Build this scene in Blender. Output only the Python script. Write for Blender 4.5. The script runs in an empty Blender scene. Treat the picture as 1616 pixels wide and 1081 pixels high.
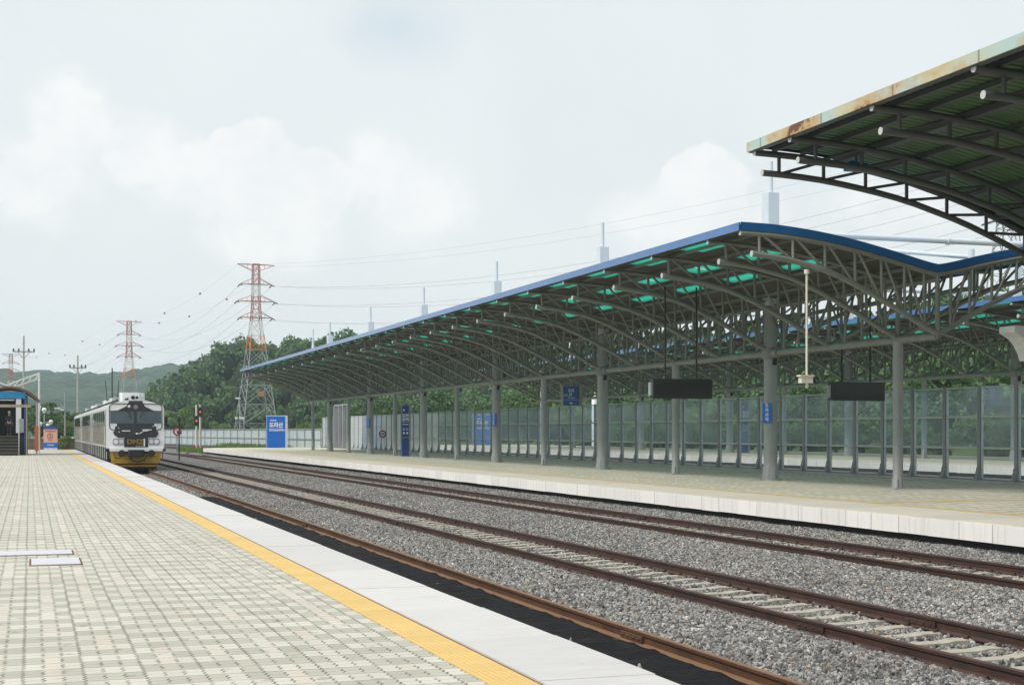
import bpy, bmesh, math, random
import numpy as np
from mathutils import Vector, Matrix
R = math.radians
S = bpy.context.scene
COL = S.collection
rng = random.Random(11)
NR = np.random.RandomState(5)

# ------------------------------------------------------------------ node helpers
class NT:
    def __init__(self, tree):
        self.t = tree; self.n = tree.nodes; self.l = tree.links
    def add(self, typ, **kw):
        nd = self.n.new(typ)
        for k, v in kw.items(): setattr(nd, k, v)
        return nd
    def put(self, sock, v):
        if v is None: return
        if isinstance(v, bpy.types.NodeSocket): self.l.new(v, sock)
        elif isinstance(v, (int, float)):
            if sock.type in ('RGBA',): sock.default_value = (v, v, v, 1)
            elif sock.type == 'VECTOR': sock.default_value = (v, v, v)
            else: sock.default_value = v
        else:
            v = tuple(v)
            if sock.type == 'RGBA' and len(v) == 3: v = v + (1,)
            sock.default_value = v
    def m(self, op, a, b=None, c=None, clamp=False):
        nd = self.add('ShaderNodeMath', operation=op); nd.use_clamp = clamp
        for i, v in enumerate((a, b, c)): self.put(nd.inputs[i], v)
        return nd.outputs[0]
    def vm(self, op, a, b=None):
        nd = self.add('ShaderNodeVectorMath', operation=op)
        self.put(nd.inputs[0], a); self.put(nd.inputs[1], b)
        return nd.outputs[1] if op in ('LENGTH', 'DISTANCE', 'DOT_PRODUCT') else nd.outputs[0]
    def mix(self, f, a, b, blend='MIX'):
        nd = self.add('ShaderNodeMix', data_type='RGBA', blend_type=blend)
        self.put(nd.inputs[0], f); self.put(nd.inputs[6], a); self.put(nd.inputs[7], b)
        return nd.outputs[2]
    def noise(self, vec, scale, detail=4, rough=.55, dim='3D', col=False):
        nd = self.add('ShaderNodeTexNoise', noise_dimensions=dim)
        if vec is not None: self.put(nd.inputs['Vector'], vec)
        nd.inputs['Scale'].default_value = scale; nd.inputs['Detail'].default_value = detail
        nd.inputs['Roughness'].default_value = rough
        return nd.outputs['Color' if col else 'Fac']
    def ramp(self, f, stops, interp='LINEAR'):
        nd = self.add('ShaderNodeValToRGB'); cr = nd.color_ramp; cr.interpolation = interp
        while len(cr.elements) > 1: cr.elements.remove(cr.elements[-1])
        for i, (p, c) in enumerate(stops):
            if isinstance(c, (int, float)): c = (c, c, c)
            e = cr.elements[0] if i == 0 else cr.elements.new(p)
            e.position = p; e.color = tuple(c) + (1,)
        self.put(nd.inputs[0], f)
        return nd.outputs[0]
    def remap(self, f, a, b, c=0., d=1.):
        nd = self.add('ShaderNodeMapRange', clamp=True)
        self.put(nd.inputs[0], f)
        for i, v in enumerate((a, b, c, d)): nd.inputs[i + 1].default_value = v
        return nd.outputs[0]
    def obj(self): return self.add('ShaderNodeTexCoord').outputs['Object']
    def pos(self): return self.add('ShaderNodeNewGeometry').outputs['Position']
    def sep(self, v):
        nd = self.add('ShaderNodeSeparateXYZ'); self.put(nd.inputs[0], v); return nd.outputs
    def comb(self, x, y, z=0.):
        nd = self.add('ShaderNodeCombineXYZ')
        for i, v in enumerate((x, y, z)): self.put(nd.inputs[i], v)
        return nd.outputs[0]
    def bump(self, h, strength=.3, dist=.01):
        nd = self.add('ShaderNodeBump'); self.put(nd.inputs['Height'], h)
        nd.inputs['Strength'].default_value = strength; nd.inputs['Distance'].default_value = dist
        return nd.outputs[0]

def newmat(name):
    mt = bpy.data.materials.new(name); mt.use_nodes = True
    nt = NT(mt.node_tree)
    return mt, nt, nt.n['Principled BSDF']

def plain(name, col, rough=.6, metal=0., vary=.12, scale=3., bump=0., spec=.5, dirt=0., dirtcol=(.12, .09, .06)):
    """paint / metal with a little mottling and optional grime patches"""
    mt, nt, b = newmat(name)
    p = nt.obj()
    n = nt.noise(p, scale, 5, .6)
    k = nt.remap(n, .25, .75, 1 - vary, 1 + vary)
    c = nt.mix(1., col, k, 'MULTIPLY')
    if dirt:
        d = nt.noise(p, scale * 2.3, 8, .7)
        c = nt.mix(nt.remap(d, .52, .75, 0., dirt), c, dirtcol)
    nt.put(b.inputs['Base Color'], c)
    nt.put(b.inputs['Roughness'], nt.remap(n, .2, .8, max(.02, rough - .08), min(1, rough + .08)))
    b.inputs['Metallic'].default_value = metal
    b.inputs['Specular IOR Level'].default_value = spec
    if bump: nt.put(b.inputs['Normal'], nt.bump(nt.noise(p, scale * 8, 5), bump, .01))
    return mt

def emit(name, col, s):
    mt, nt, b = newmat(name)
    b.inputs['Base Color'].default_value = tuple(col) + (1,)
    b.inputs['Emission Color'].default_value = tuple(col) + (1,)
    b.inputs['Emission Strength'].default_value = s
    return mt

# ------------------------------------------------------------------ mesh builder
class MB:
    def __init__(self): self.v = []; self.f = []; self.mi = []; self.cur = 0; self.sm = []
    def add(self, vs, fs, smooth=False):
        o = len(self.v); self.v += [tuple(p) for p in vs]
        for f in fs: self.f.append(tuple(i + o for i in f)); self.mi.append(self.cur); self.sm.append(smooth)
    def box(self, x0, x1, y0, y1, z0, z1):
        vs = [(x, y, z) for z in (z0, z1) for y in (y0, y1) for x in (x0, x1)]
        self.add(vs, [(0, 2, 3, 1), (4, 5, 7, 6), (0, 1, 5, 4), (2, 6, 7, 3), (0, 4, 6, 2), (1, 3, 7, 5)])
    def bbox(self, x0, x1, y0, y1, z0, z1, c=.02):
        """box with chamfered edges along z and top/bottom"""
        pts = [(x0 + c, y0), (x1 - c, y0), (x1, y0 + c), (x1, y1 - c), (x1 - c, y1), (x0 + c, y1), (x0, y1 - c), (x0, y0 + c)]
        self.prism_z(pts, z0, z1)
    def prism_z(self, pts, z0, z1):
        n = len(pts)
        vs = [(x, y, z0) for x, y in pts] + [(x, y, z1) for x, y in pts]
        self.add(vs, [tuple(range(n))[::-1], tuple(range(n, 2 * n))] + [(i, (i + 1) % n, n + (i + 1) % n, n + i) for i in range(n)])
    def prism_y(self, pts, y0, y1, smooth=False):
        """profile in (x,z) extruded along y"""
        n = len(pts)
        vs = [(x, y0, z) for x, z in pts] + [(x, y1, z) for x, z in pts]
        self.add(vs, [tuple(range(n)), tuple(range(n, 2 * n))[::-1]])
        self.add(vs, [(i, n + i, n + (i + 1) % n, (i + 1) % n) for i in range(n)], smooth)
    def prism_x(self, pts, x0, x1):
        n = len(pts)
        vs = [(x0, y, z) for y, z in pts] + [(x1, y, z) for y, z in pts]
        self.add(vs, [tuple(range(n))[::-1], tuple(range(n, 2 * n))] + [(i, (i + 1) % n, n + (i + 1) % n, n + i) for i in range(n)])
    def tube(self, pts, r, n=8, caps=True):
        pts = [Vector(p) for p in pts]; rs = r if isinstance(r, (list, tuple)) else [r] * len(pts)
        rings = []; prev = None
        for i, p in enumerate(pts):
            t = (pts[min(i + 1, len(pts) - 1)] - pts[max(i - 1, 0)]).normalized()
            if prev is None:
                a = Vector((0, 0, 1)) if abs(t.z) < .9 else Vector((1, 0, 0))
                u = t.cross(a).normalized()
            else:
                u = (prev - t * prev.dot(t)).normalized()
            prev = u; w = t.cross(u)
            rings.append([p + (u * math.cos(2 * math.pi * k / n) + w * math.sin(2 * math.pi * k / n)) * rs[i] for k in range(n)])
        vs = [q for rg in rings for q in rg]
        fs = [(i * n + k, i * n + (k + 1) % n, (i + 1) * n + (k + 1) % n, (i + 1) * n + k) for i in range(len(pts) - 1) for k in range(n)]
        self.add(vs, fs, True)
        if caps:
            m = (len(pts) - 1) * n
            self.add(vs, [tuple(range(n))[::-1], tuple(range(m, m + n))])
    def bar(self, a, b, w, h=None):
        """square-section bar"""
        h = h or w
        a = Vector(a); b = Vector(b); t = (b - a).normalized()
        up = Vector((0, 0, 1)) if abs(t.z) < .95 else Vector((0, 1, 0))
        u = t.cross(up).normalized() * w / 2; v = u.cross(t).normalized() * h / 2
        vs = [a - u - v, a + u - v, a + u + v, a - u + v, b - u - v, b + u - v, b + u + v, b - u + v]
        self.add(vs, [(3, 2, 1, 0), (4, 5, 6, 7), (0, 1, 5, 4), (1, 2, 6, 5), (2, 3, 7, 6), (3, 0, 4, 7)])
    def lathe(self, prof, cx, cy, n=16):
        vs = [(cx + r * math.cos(2 * math.pi * k / n), cy + r * math.sin(2 * math.pi * k / n), z) for r, z in prof for k in range(n)]
        fs = [(i * n + k, i * n + (k + 1) % n, (i + 1) * n + (k + 1) % n, (i + 1) * n + k) for i in range(len(prof) - 1) for k in range(n)]
        self.add(vs, fs, True)
        m = (len(prof) - 1) * n
        self.add(vs, [tuple(range(n))[::-1], tuple(range(m, m + n))])
    def disc_y(self, cx, cz, r, y0, y1, n=24, r_in=0.):
        """disc / ring facing -y"""
        if r_in <= 0:
            self.prism_y([(cx + r * math.cos(2 * math.pi * k / n), cz + r * math.sin(2 * math.pi * k / n)) for k in range(n)], y0, y1)
        else:
            vs = []
            for y in (y0, y1):
                for rr in (r, r_in):
                    vs += [(cx + rr * math.cos(2 * math.pi * k / n), y, cz + rr * math.sin(2 * math.pi * k / n)) for k in range(n)]
            fs = []
            for k in range(n):
                j = (k + 1) % n
                fs += [(k, j, n + j, n + k), (2 * n + k, 3 * n + k, 3 * n + j, 2 * n + j), (k, 2 * n + k, 2 * n + j, j), (n + k, n + j, 3 * n + j, 3 * n + k)]
            self.add(vs, fs)
    def sphere(self, c, r, n=10, m=7, sx=1, sy=1, sz=1):
        vs = [(c[0], c[1], c[2] - r * sz)]
        for i in range(1, m):
            a = -math.pi / 2 + math.pi * i / m
            vs += [(c[0] + r * sx * math.cos(a) * math.cos(2 * math.pi * k / n), c[1] + r * sy * math.cos(a) * math.sin(2 * math.pi * k / n), c[2] + r * sz * math.sin(a)) for k in range(n)]
        vs.append((c[0], c[1], c[2] + r * sz))
        fs = [(0, 1 + (k + 1) % n, 1 + k) for k in range(n)]
        for i in range(m - 2):
            o = 1 + i * n
            fs += [(o + k, o + (k + 1) % n, o + n + (k + 1) % n, o + n + k) for k in range(n)]
        o = 1 + (m - 2) * n
        fs += [(o + k, o + (k + 1) % n, len(vs) - 1) for k in range(n)]
        self.add(vs, fs, True)
    def mesh(self, name, mats):
        me = bpy.data.meshes.new(name)
        me.from_pydata(self.v, [], self.f)
        for mt in (mats if isinstance(mats, (list, tuple)) else [mats]): me.materials.append(mt)
        me.polygons.foreach_set('material_index', self.mi)
        me.polygons.foreach_set('use_smooth', self.sm)
        bm = bmesh.new(); bm.from_mesh(me); bmesh.ops.recalc_face_normals(bm, faces=bm.faces); bm.to_mesh(me); bm.free()
        me.update()
        return me
    def build(self, name, mats, parent=None, loc=(0, 0, 0)):
        return link(name, self.mesh(name, mats), parent, loc)

def link(name, me, parent=None, loc=(0, 0, 0)):
    o = bpy.data.objects.new(name, me); COL.objects.link(o)
    o.location = loc
    if parent: o.parent = parent
    return o
def tag(o, label=None, cat=None, group=None, kind=None):
    if label: o['label'] = label
    if cat: o['category'] = cat
    if group: o['group'] = group
    if kind: o['kind'] = kind
    return o
def thing(name, label, cat, loc=(0, 0, 0), rz=0., group=None):
    o = bpy.data.objects.new(name, None); COL.objects.link(o)
    o.location = loc; o.rotation_euler = (0, 0, rz); o.empty_display_size = .3
    return tag(o, label, cat, group)
def copy_tree(o, parent=None):
    c = o.copy(); COL.objects.link(c)
    if parent: c.parent = parent
    for ch in list(o.children): copy_tree(ch, c)
    return c
def structure(o, label=None): return tag(o, label, kind='structure')

def quads_mesh(name, V, mats, smooth=False):
    """V: (n,4,3) array -> mesh of loose quads"""
    n = len(V); me = bpy.data.meshes.new(name)
    me.vertices.add(n * 4); me.vertices.foreach_set('co', np.ascontiguousarray(V, dtype=np.float32).ravel())
    me.loops.add(n * 4); me.loops.foreach_set('vertex_index', np.arange(n * 4, dtype=np.int32))
    me.polygons.add(n); me.polygons.foreach_set('loop_start', np.arange(0, n * 4, 4, dtype=np.int32))
    for mt in (mats if isinstance(mats, (list, tuple)) else [mats]): me.materials.append(mt)
    me.update(calc_edges=True)
    return me
def grid_mesh(name, X, Y, Z, mats, smooth=True):
    h, w = X.shape
    me = bpy.data.meshes.new(name)
    co = np.stack([X, Y, Z], -1).reshape(-1, 3).astype(np.float32)
    idx = np.arange(h * w).reshape(h, w)
    q = np.stack([idx[:-1, :-1], idx[:-1, 1:], idx[1:, 1:], idx[1:, :-1]], -1).reshape(-1, 4)
    n = len(q)
    me.vertices.add(h * w); me.vertices.foreach_set('co', co.ravel())
    me.loops.add(n * 4); me.loops.foreach_set('vertex_index', q.ravel().astype(np.int32))
    me.polygons.add(n); me.polygons.foreach_set('loop_start', np.arange(0, n * 4, 4, dtype=np.int32))
    me.polygons.foreach_set('use_smooth', np.full(n, smooth))
    for mt in (mats if isinstance(mats, (list, tuple)) else [mats]): me.materials.append(mt)
    me.update(calc_edges=True)
    return me
def vnoise(x, y, seed=0):
    """smooth value noise on arrays"""
    def hsh(i, j): 
        v = np.sin(i * 127.1 + j * 311.7 + seed * 74.7) * 43758.5453
        return v - np.floor(v)
    xi = np.floor(x); yi = np.floor(y); fx = x - xi; fy = y - yi
    fx = fx * fx * (3 - 2 * fx); fy = fy * fy * (3 - 2 * fy)
    return (hsh(xi, yi) * (1 - fx) + hsh(xi + 1, yi) * fx) * (1 - fy) + (hsh(xi, yi + 1) * (1 - fx) + hsh(xi + 1, yi + 1) * fx) * fy

def lettering(body, size, mt, parent, loc, rot=(R(90), 0, 0), extrude=.006, align='CENTER', sx=1., bold=0., name='lettering'):
    cu = bpy.data.curves.new('t', 'FONT'); cu.body = body; cu.size = size; cu.extrude = extrude
    cu.align_x = align; cu.align_y = 'CENTER'; cu.resolution_u = 3; cu.offset = bold
    ob = bpy.data.objects.new('t', cu); COL.objects.link(ob)
    bpy.context.view_layer.update()
    dg = bpy.context.evaluated_depsgraph_get()
    me = bpy.data.meshes.new_from_object(ob.evaluated_get(dg)); me.name = name
    bpy.data.objects.remove(ob); bpy.data.curves.remove(cu)
    me.materials.clear(); me.materials.append(mt)
    o = link(name, me, parent, loc); o.rotation_euler = rot; o.scale = (sx, 1, 1)
    return o

# ------------------------------------------------------------------ camera (level camera, lens shifted up)
CAMH = 1.7
YAW = math.atan2(761, 2244)
cam_d = bpy.data.cameras.new('camera'); cam = bpy.data.objects.new('camera', cam_d); COL.objects.link(cam)
cam.location = (0, 0, CAMH); cam.rotation_euler = (R(90), 0, -YAW)
cam_d.lens = 50.; cam_d.sensor_width = 36.; cam_d.shift_y = .0869; cam_d.clip_start = .1; cam_d.clip_end = 6000
S.camera = cam
S.view_settings.view_transform = 'Standard'; S.view_settings.look = 'None'; S.view_settings.gamma = 1; S.view_settings.exposure = 0
S.cycles.use_denoising = True
S.cycles.max_bounces = 8; S.cycles.transparent_max_bounces = 24
S.cycles.volume_bounces = 1; S.cycles.volume_step_rate = 4
S.cycles.caustics_reflective = False; S.cycles.caustics_refractive = False
# ------------------------------------------------------------------ sky and sun
SUN_EL, SUN_AZ = R(46), R(-104)         # azimuth measured from +Y (along the tracks) to the right
w = bpy.data.worlds.new('World'); S.world = w; w.use_nodes = True
nt = NT(w.node_tree); nt.n.clear()
out = nt.add('ShaderNodeOutputWorld')
sky = nt.add('ShaderNodeTexSky', sky_type='NISHITA', sun_disc=False, sun_elevation=SUN_EL, sun_rotation=SUN_AZ)
sky.air_density = 1.2; sky.dust_density = 3.; sky.ozone_density = 1.
d = nt.add('ShaderNodeTexCoord').outputs['Generated']
sx, sy, sz = nt.sep(d)
az = nt.m('MULTIPLY', nt.m('ARCTAN2', sx, sy), 57.2958)
el = nt.m('MULTIPLY', nt.m('ARCSINE', sz), 57.2958)
p = nt.comb(az, el, 0.)
n1 = nt.noise(p, .22, 9, .62); n2 = nt.noise(p, .07, 5, .5); n3 = nt.noise(p, .75, 8, .6)
def azel(px, py):
    a = math.atan((px - 808) / 2244)
    return math.degrees(a + YAW), math.degrees(math.atan((681 - py) / 2244 * math.cos(a)))
def blob(px, py, rx, ry, soft, amp):
    a, e = azel(px, py); k = 57.2958 / 2244
    v = nt.vm('MULTIPLY', nt.vm('SUBTRACT', p, (a, e, 0)), (1 / (rx * k), 1 / (ry * k), 0))
    dd = nt.vm('LENGTH', v)
    q = nt.m('ADD', nt.m('SUBTRACT', 1., dd), nt.m('MULTIPLY', nt.m('SUBTRACT', n1, .5), amp))
    q = nt.m('ADD', q, nt.m('MULTIPLY', nt.m('SUBTRACT', n3, .5), amp * .7))
    return nt.m('DIVIDE', q, soft, clamp=True)
# billowing cumulus heads above the hills: (px, py, rx, ry)
cl = None
for (bx, by, brx, bry, soft) in [(115, 205, 85, 95, .45), (215, 240, 95, 65, .45), (60, 280, 120, 90, .5), (405, 265, 90, 75, .09), (500, 300, 62, 70, .09), (455, 285, 60, 60, .12), (330, 290, 120, 75, .35),
                                 (590, 270, 70, 65, .5), (650, 330, 120, 90, .6), (1110, 310, 80, 78, .12), (1040, 340, 110, 60, .5), (1190, 340, 70, 50, .5), (430, 360, 150, 80, .5),
                                 (1400, 330, 120, 60, .6), (-260, 220, 170, 120, .3), (1950, 250, 200, 140, .3)]:
    q = blob(bx, by, brx, bry, soft, .9)
    cl = q if cl is None else nt.m('MAXIMUM', cl, q)
dark = blob(620, 45, 130, 75, .9, .8)
veil = nt.remap(n2, .25, .8, .88, 1.)
base = nt.mix(n2, (.825, .89, .915), (.925, .955, .965))
low = nt.remap(el, 0., 11., 1., 0.)
base = nt.mix(nt.m('MULTIPLY', low, .6), base, (.915, .94, .955))
base = nt.mix(nt.m('MULTIPLY', dark, .75), base, (.70, .80, .87))
shade = nt.remap(nt.m('ADD', n1, nt.m('MULTIPLY', n3, .4)), .45, .95, 0., 1.)
ccol = nt.mix(shade, (.90, .925, .94), (1.08, 1.08, 1.07))
colr = nt.mix(nt.m('MULTIPLY', cl, .9), base, ccol)
# below the horizon: dull haze
colr = nt.mix(nt.remap(el, -3., -.5, 1., 0.), colr, (.30, .33, .33))
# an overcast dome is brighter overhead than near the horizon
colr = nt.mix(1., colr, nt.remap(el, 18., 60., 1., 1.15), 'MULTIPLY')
b1 = nt.add('ShaderNodeBackground'); nt.put(b1.inputs[0], sky.outputs[0]); b1.inputs[1].default_value = .1
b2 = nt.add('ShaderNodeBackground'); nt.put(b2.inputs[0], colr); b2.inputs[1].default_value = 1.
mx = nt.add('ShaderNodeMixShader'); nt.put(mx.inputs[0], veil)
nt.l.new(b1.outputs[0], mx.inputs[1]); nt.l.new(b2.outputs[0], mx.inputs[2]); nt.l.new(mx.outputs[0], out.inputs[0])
w.cycles.sampling_method = 'AUTOMATIC'
sd = bpy.data.lights.new('sun', 'SUN'); sd.energy = 2.7; sd.angle = R(10); sd.color = (1., .955, .9)
sun = bpy.data.objects.new('sun', sd); COL.objects.link(sun)
dirv = Vector((math.sin(SUN_AZ) * math.cos(SUN_EL), math.cos(SUN_AZ) * math.cos(SUN_EL), math.sin(SUN_EL)))
sun.rotation_euler = (-dirv).to_track_quat('-Z', 'Y').to_euler()
# ------------------------------------------------------------------ materials
def mat_paver(name, cream, grey, peach, joint, tint=1.):
    mt, nt, b = newmat(name)
    X, Y, Z = nt.sep(nt.pos())
    big = nt.noise(nt.pos(), .35, 5, .6)
    # zigzag interlocking sides
    saw = nt.m('PINGPONG', nt.m('ADD', Y, 500.), .047)
    wob = nt.noise(nt.pos(), .9, 2)
    xz = nt.m('ADD', nt.m('ADD', X, nt.m('MULTIPLY', nt.m('SUBTRACT', saw, .0235), .52)), nt.m('MULTIPLY', nt.m('SUBTRACT', wob, .5), .03))
    u = nt.m('DIVIDE', nt.m('ADD', xz, 400.), .404); gi = nt.m('FLOOR', u); fu = nt.m('FRACT', u)
    u3 = nt.m('MULTIPLY', fu, 3.); ci = nt.m('FLOOR', u3); fc = nt.m('FRACT', u3)
    yw = nt.m('ADD', Y, nt.m('MULTIPLY', nt.m('SUBTRACT', nt.noise(nt.pos(), 1.1, 2), .5), .03))
    v = nt.m('DIVIDE', nt.m('ADD', yw, 400.), .285); ri = nt.m('FLOOR', v); fv = nt.m('FRACT', v)
    wg = nt.add('ShaderNodeTexWhiteNoise', noise_dimensions='1D'); nt.put(wg.inputs['W'], gi)
    chk = nt.m('FLOORED_MODULO', nt.m('ADD', nt.m('GREATER_THAN', wg.outputs['Value'], .5), ri), 2.)
    cen = nt.m('COMPARE', ci, 1., .1)
    wn = nt.add('ShaderNodeTexWhiteNoise', noise_dimensions='3D')
    nt.put(wn.inputs['Vector'], nt.comb(gi, ri, ci)); rnd = wn.outputs['Value']
    wn2 = nt.add('ShaderNodeTexWhiteNoise', noise_dimensions='2D')
    nt.put(wn2.inputs['Vector'], nt.comb(gi, ri, 0.)); rnd2 = wn2.outputs['Value']
    isg = nt.m('MULTIPLY', chk, nt.m('SUBTRACT', 1., nt.m('MULTIPLY', cen, nt.m('GREATER_THAN', rnd2, .58))))
    isg = nt.m('ADD', isg, nt.m('GREATER_THAN', rnd, .99), clamp=True)
    c = nt.mix(isg, cream, grey)
    c = nt.mix(nt.m('MULTIPLY', nt.m('MULTIPLY', cen, nt.m('GREATER_THAN', rnd2, .8)), .45), c, peach)
    c = nt.mix(1., c, nt.remap(rnd, 0., 1., .93, 1.05), 'MULTIPLY')
    c = nt.mix(1., c, nt.remap(big, .3, .7, .9, 1.06), 'MULTIPLY')
    grain = nt.noise(nt.pos(), 60., 4, .7)
    c = nt.mix(1., c, nt.remap(grain, .3, .7, .92, 1.06), 'MULTIPLY')
    # joints: strong between groups, dotted between columns, faint across
    eg = nt.m('MINIMUM', fu, nt.m('SUBTRACT', 1., fu)); jg = nt.remap(eg, .011, .021, 1., 0.)
    ec = nt.m('MINIMUM', fc, nt.m('SUBTRACT', 1., fc)); jc = nt.remap(ec, .04, .075, 1., 0.)
    mid = nt.remap(nt.m('ABSOLUTE', nt.m('SUBTRACT', fv, .5)), .2, .32, 1., .25)
    jc = nt.m('MULTIPLY', jc, mid)
    er = nt.m('MINIMUM', fv, nt.m('SUBTRACT', 1., fv)); jr = nt.remap(er, .014, .038, .8, 0.)
    em = nt.m('ABSOLUTE', nt.m('SUBTRACT', fv, .5)); jm = nt.remap(em, .008, .028, .5, 0.)
    jn = nt.m('MAXIMUM', nt.m('MAXIMUM', jg, jc), nt.m('MAXIMUM', jr, jm))
    jn = nt.m('MULTIPLY', jn, nt.remap(nt.noise(nt.pos(), 2.2, 4), .25, .6, .45, 1.))
    spots = nt.remap(nt.noise(nt.pos(), 5.5, 2, .4), .67, .72, 0., .45)
    c = nt.mix(spots, c, (.22, .20, .15))
    wear = nt.noise(nt.vm('MULTIPLY', nt.pos(), (1., .25, 1.)), .55, 6, .65)
    c = nt.mix(nt.remap(wear, .55, .75, 0., .28), c, (.30, .29, .22))
    c = nt.mix(nt.m('MULTIPLY', jn, .88), c, joint)
    if tint != 1.: c = nt.mix(1., c, tint, 'MULTIPLY')
    nt.put(b.inputs['Base Color'], c); b.inputs['Roughness'].default_value = .85
    b.inputs['Specular IOR Level'].default_value = .25
    nt.put(b.inputs['Normal'], nt.bump(nt.m('ADD', nt.m('MULTIPLY', jn, -1.), nt.m('MULTIPLY', grain, .2)), .5, .006))
    return mt
M = {}
M['paver'] = mat_paver('pavers', (.575, .55, .475), (.445, .435, .36), (.58, .50, .41), (.07, .065, .045))
M['paver_far'] = mat_paver('pavers_far', (.63, .60, .48), (.43, .425, .33), (.60, .54, .42), (.07, .068, .05))
def mat_slab(name, col, seam, pitch, dark=.5):
    """pale stone / concrete slabs with seams across the platform every few metres"""
    mt, nt, b = newmat(name)
    P = nt.pos(); X, Y, Z = nt.sep(P)
    f = nt.m('FRACT', nt.m('DIVIDE', nt.m('ADD', Y, 300.9), pitch))
    e = nt.m('MINIMUM', f, nt.m('SUBTRACT', 1., f))
    j = nt.m('MULTIPLY', nt.remap(e, .0012, .003, 1., 0.), nt.remap(nt.noise(P, 2.5, 3), .45, .6, .12, 1.))
    wn = nt.add('ShaderNodeTexWhiteNoise', noise_dimensions='1D')
    nt.put(wn.inputs['W'], nt.m('FLOOR', nt.m('DIVIDE', nt.m('ADD', Y, 300.9), pitch)))
    streak = nt.noise(nt.vm('MULTIPLY', P, (.8, 3., 3.)), 3., 6, .65)
    c = nt.mix(1., col, nt.remap(streak, .3, .7, .93, 1.04), 'MULTIPLY')
    c = nt.mix(1., c, nt.remap(wn.outputs['Value'], 0., 1., .93, 1.03), 'MULTIPLY')
    gr = nt.noise(P, 90., 3, .7)
    c = nt.mix(1., c, nt.remap(gr, .3, .7, .95, 1.04), 'MULTIPLY')
    st = nt.noise(P, 1.3, 7, .7)
    c = nt.mix(nt.remap(st, .56, .78, 0., .3), c, (.35, .31, .25))
    lines = nt.noise(nt.vm('MULTIPLY', P, (.5, 16., 1.)), 1.6, 5, .7)
    c = nt.mix(nt.remap(lines, .62, .74, 0., .3), c, (.33, .30, .26))
    c = nt.mix(nt.m('MULTIPLY', j, dark), c, seam)
    nt.put(b.inputs['Base Color'], c); b.inputs['Roughness'].default_value = .75
    b.inputs['Specular IOR Level'].default_value = .3
    nt.put(b.inputs['Normal'], nt.bump(nt.m('SUBTRACT', nt.m('MULTIPLY', gr, .3), j), .35, .005))
    return mt
M['slab'] = mat_slab('white_slab', (.585, .57, .55), (.25, .23, .2), 2.0, .4)
M['slab_far'] = mat_slab('beige_slab', (.58, .545, .46), (.25, .22, .18), 1.5)
M['slab_dark'] = plain('platform_wall', (.06, .06, .06), .9, bump=.3)  # near-black puts the shade under the platform edge into the colour
def mat_face():
    mt, nt, b = newmat('white_platform_face')
    P = nt.pos(); X, Y, Z = nt.sep(P)
    f = nt.m('FRACT', nt.m('DIVIDE', nt.m('ADD', Y, 300.), 1.0)); e = nt.m('MINIMUM', f, nt.m('SUBTRACT', 1., f))
    cell = nt.m('FLOOR', nt.m('DIVIDE', nt.m('ADD', Y, 300.), 1.0))
    wn = nt.add('ShaderNodeTexWhiteNoise', noise_dimensions='1D'); nt.put(wn.inputs['W'], cell)
    st = nt.noise(nt.vm('MULTIPLY', P, (1., 4., .35)), 1.6, 6, .7)
    c = nt.mix(nt.remap(st, .5, .75, 0., .55), (.78, .76, .735), (.50, .42, .31))
    c = nt.mix(1., c, nt.remap(wn.outputs['Value'], 0., 1., .92, 1.03), 'MULTIPLY')
    c = nt.mix(nt.m('MULTIPLY', nt.remap(e, .004, .012, 1., 0.), nt.m('GREATER_THAN', wn.outputs['Value'], .4)), c, (.2, .17, .14))
    nt.put(b.inputs['Base Color'], c); b.inputs['Roughness'].default_value = .7
    return mt
M['face'] = mat_face()
def mat_tactile(name, col):
    mt, nt, b = newmat(name)
    P = nt.pos(); X, Y, Z = nt.sep(P)
    fy = nt.m('FRACT', nt.m('DIVIDE', nt.m('ADD', Y, 300.), .3)); ey = nt.m('MINIMUM', fy, nt.m('SUBTRACT', 1., fy))
    wn = nt.add('ShaderNodeTexWhiteNoise', noise_dimensions='1D'); nt.put(wn.inputs['W'], nt.m('FLOOR', nt.m('DIVIDE', nt.m('ADD', Y, 300.), .3)))
    st = nt.noise(P, 4., 7, .7)
    c = nt.mix(1., col, nt.remap(wn.outputs['Value'], 0., 1., .93, 1.04), 'MULTIPLY')
    c = nt.mix(nt.remap(st, .5, .75, 0., .5), c, (.50, .40, .22))
    c = nt.mix(nt.remap(nt.noise(P, 14., 5, .7), .56, .7, 0., .55), c, (.32, .23, .10))
    ribs = nt.m('PINGPONG', nt.m('ADD', X, 50.), .022)
    c = nt.mix(1., c, nt.remap(ribs, .0, .008, .84, 1.), 'MULTIPLY')
    c = nt.mix(nt.remap(ey, .008, .02, .4, 0.), c, (.25, .17, .06))
    nt.put(b.inputs['Base Color'], c); b.inputs['Roughness'].default_value = .7
    nt.put(b.inputs['Normal'], nt.bump(nt.m('MULTIPLY', ribs, 40.), .6, .004))
    return mt
M['yellow'] = mat_tactile('yellow_tactile', (.71, .475, .15))
M['yellow_far'] = mat_tactile('yellow_worn', (.56, .40, .16))
M['gap'] = plain('rusty_gap', (.16, .085, .04), .9, vary=.4, scale=9, bump=.5)

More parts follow.
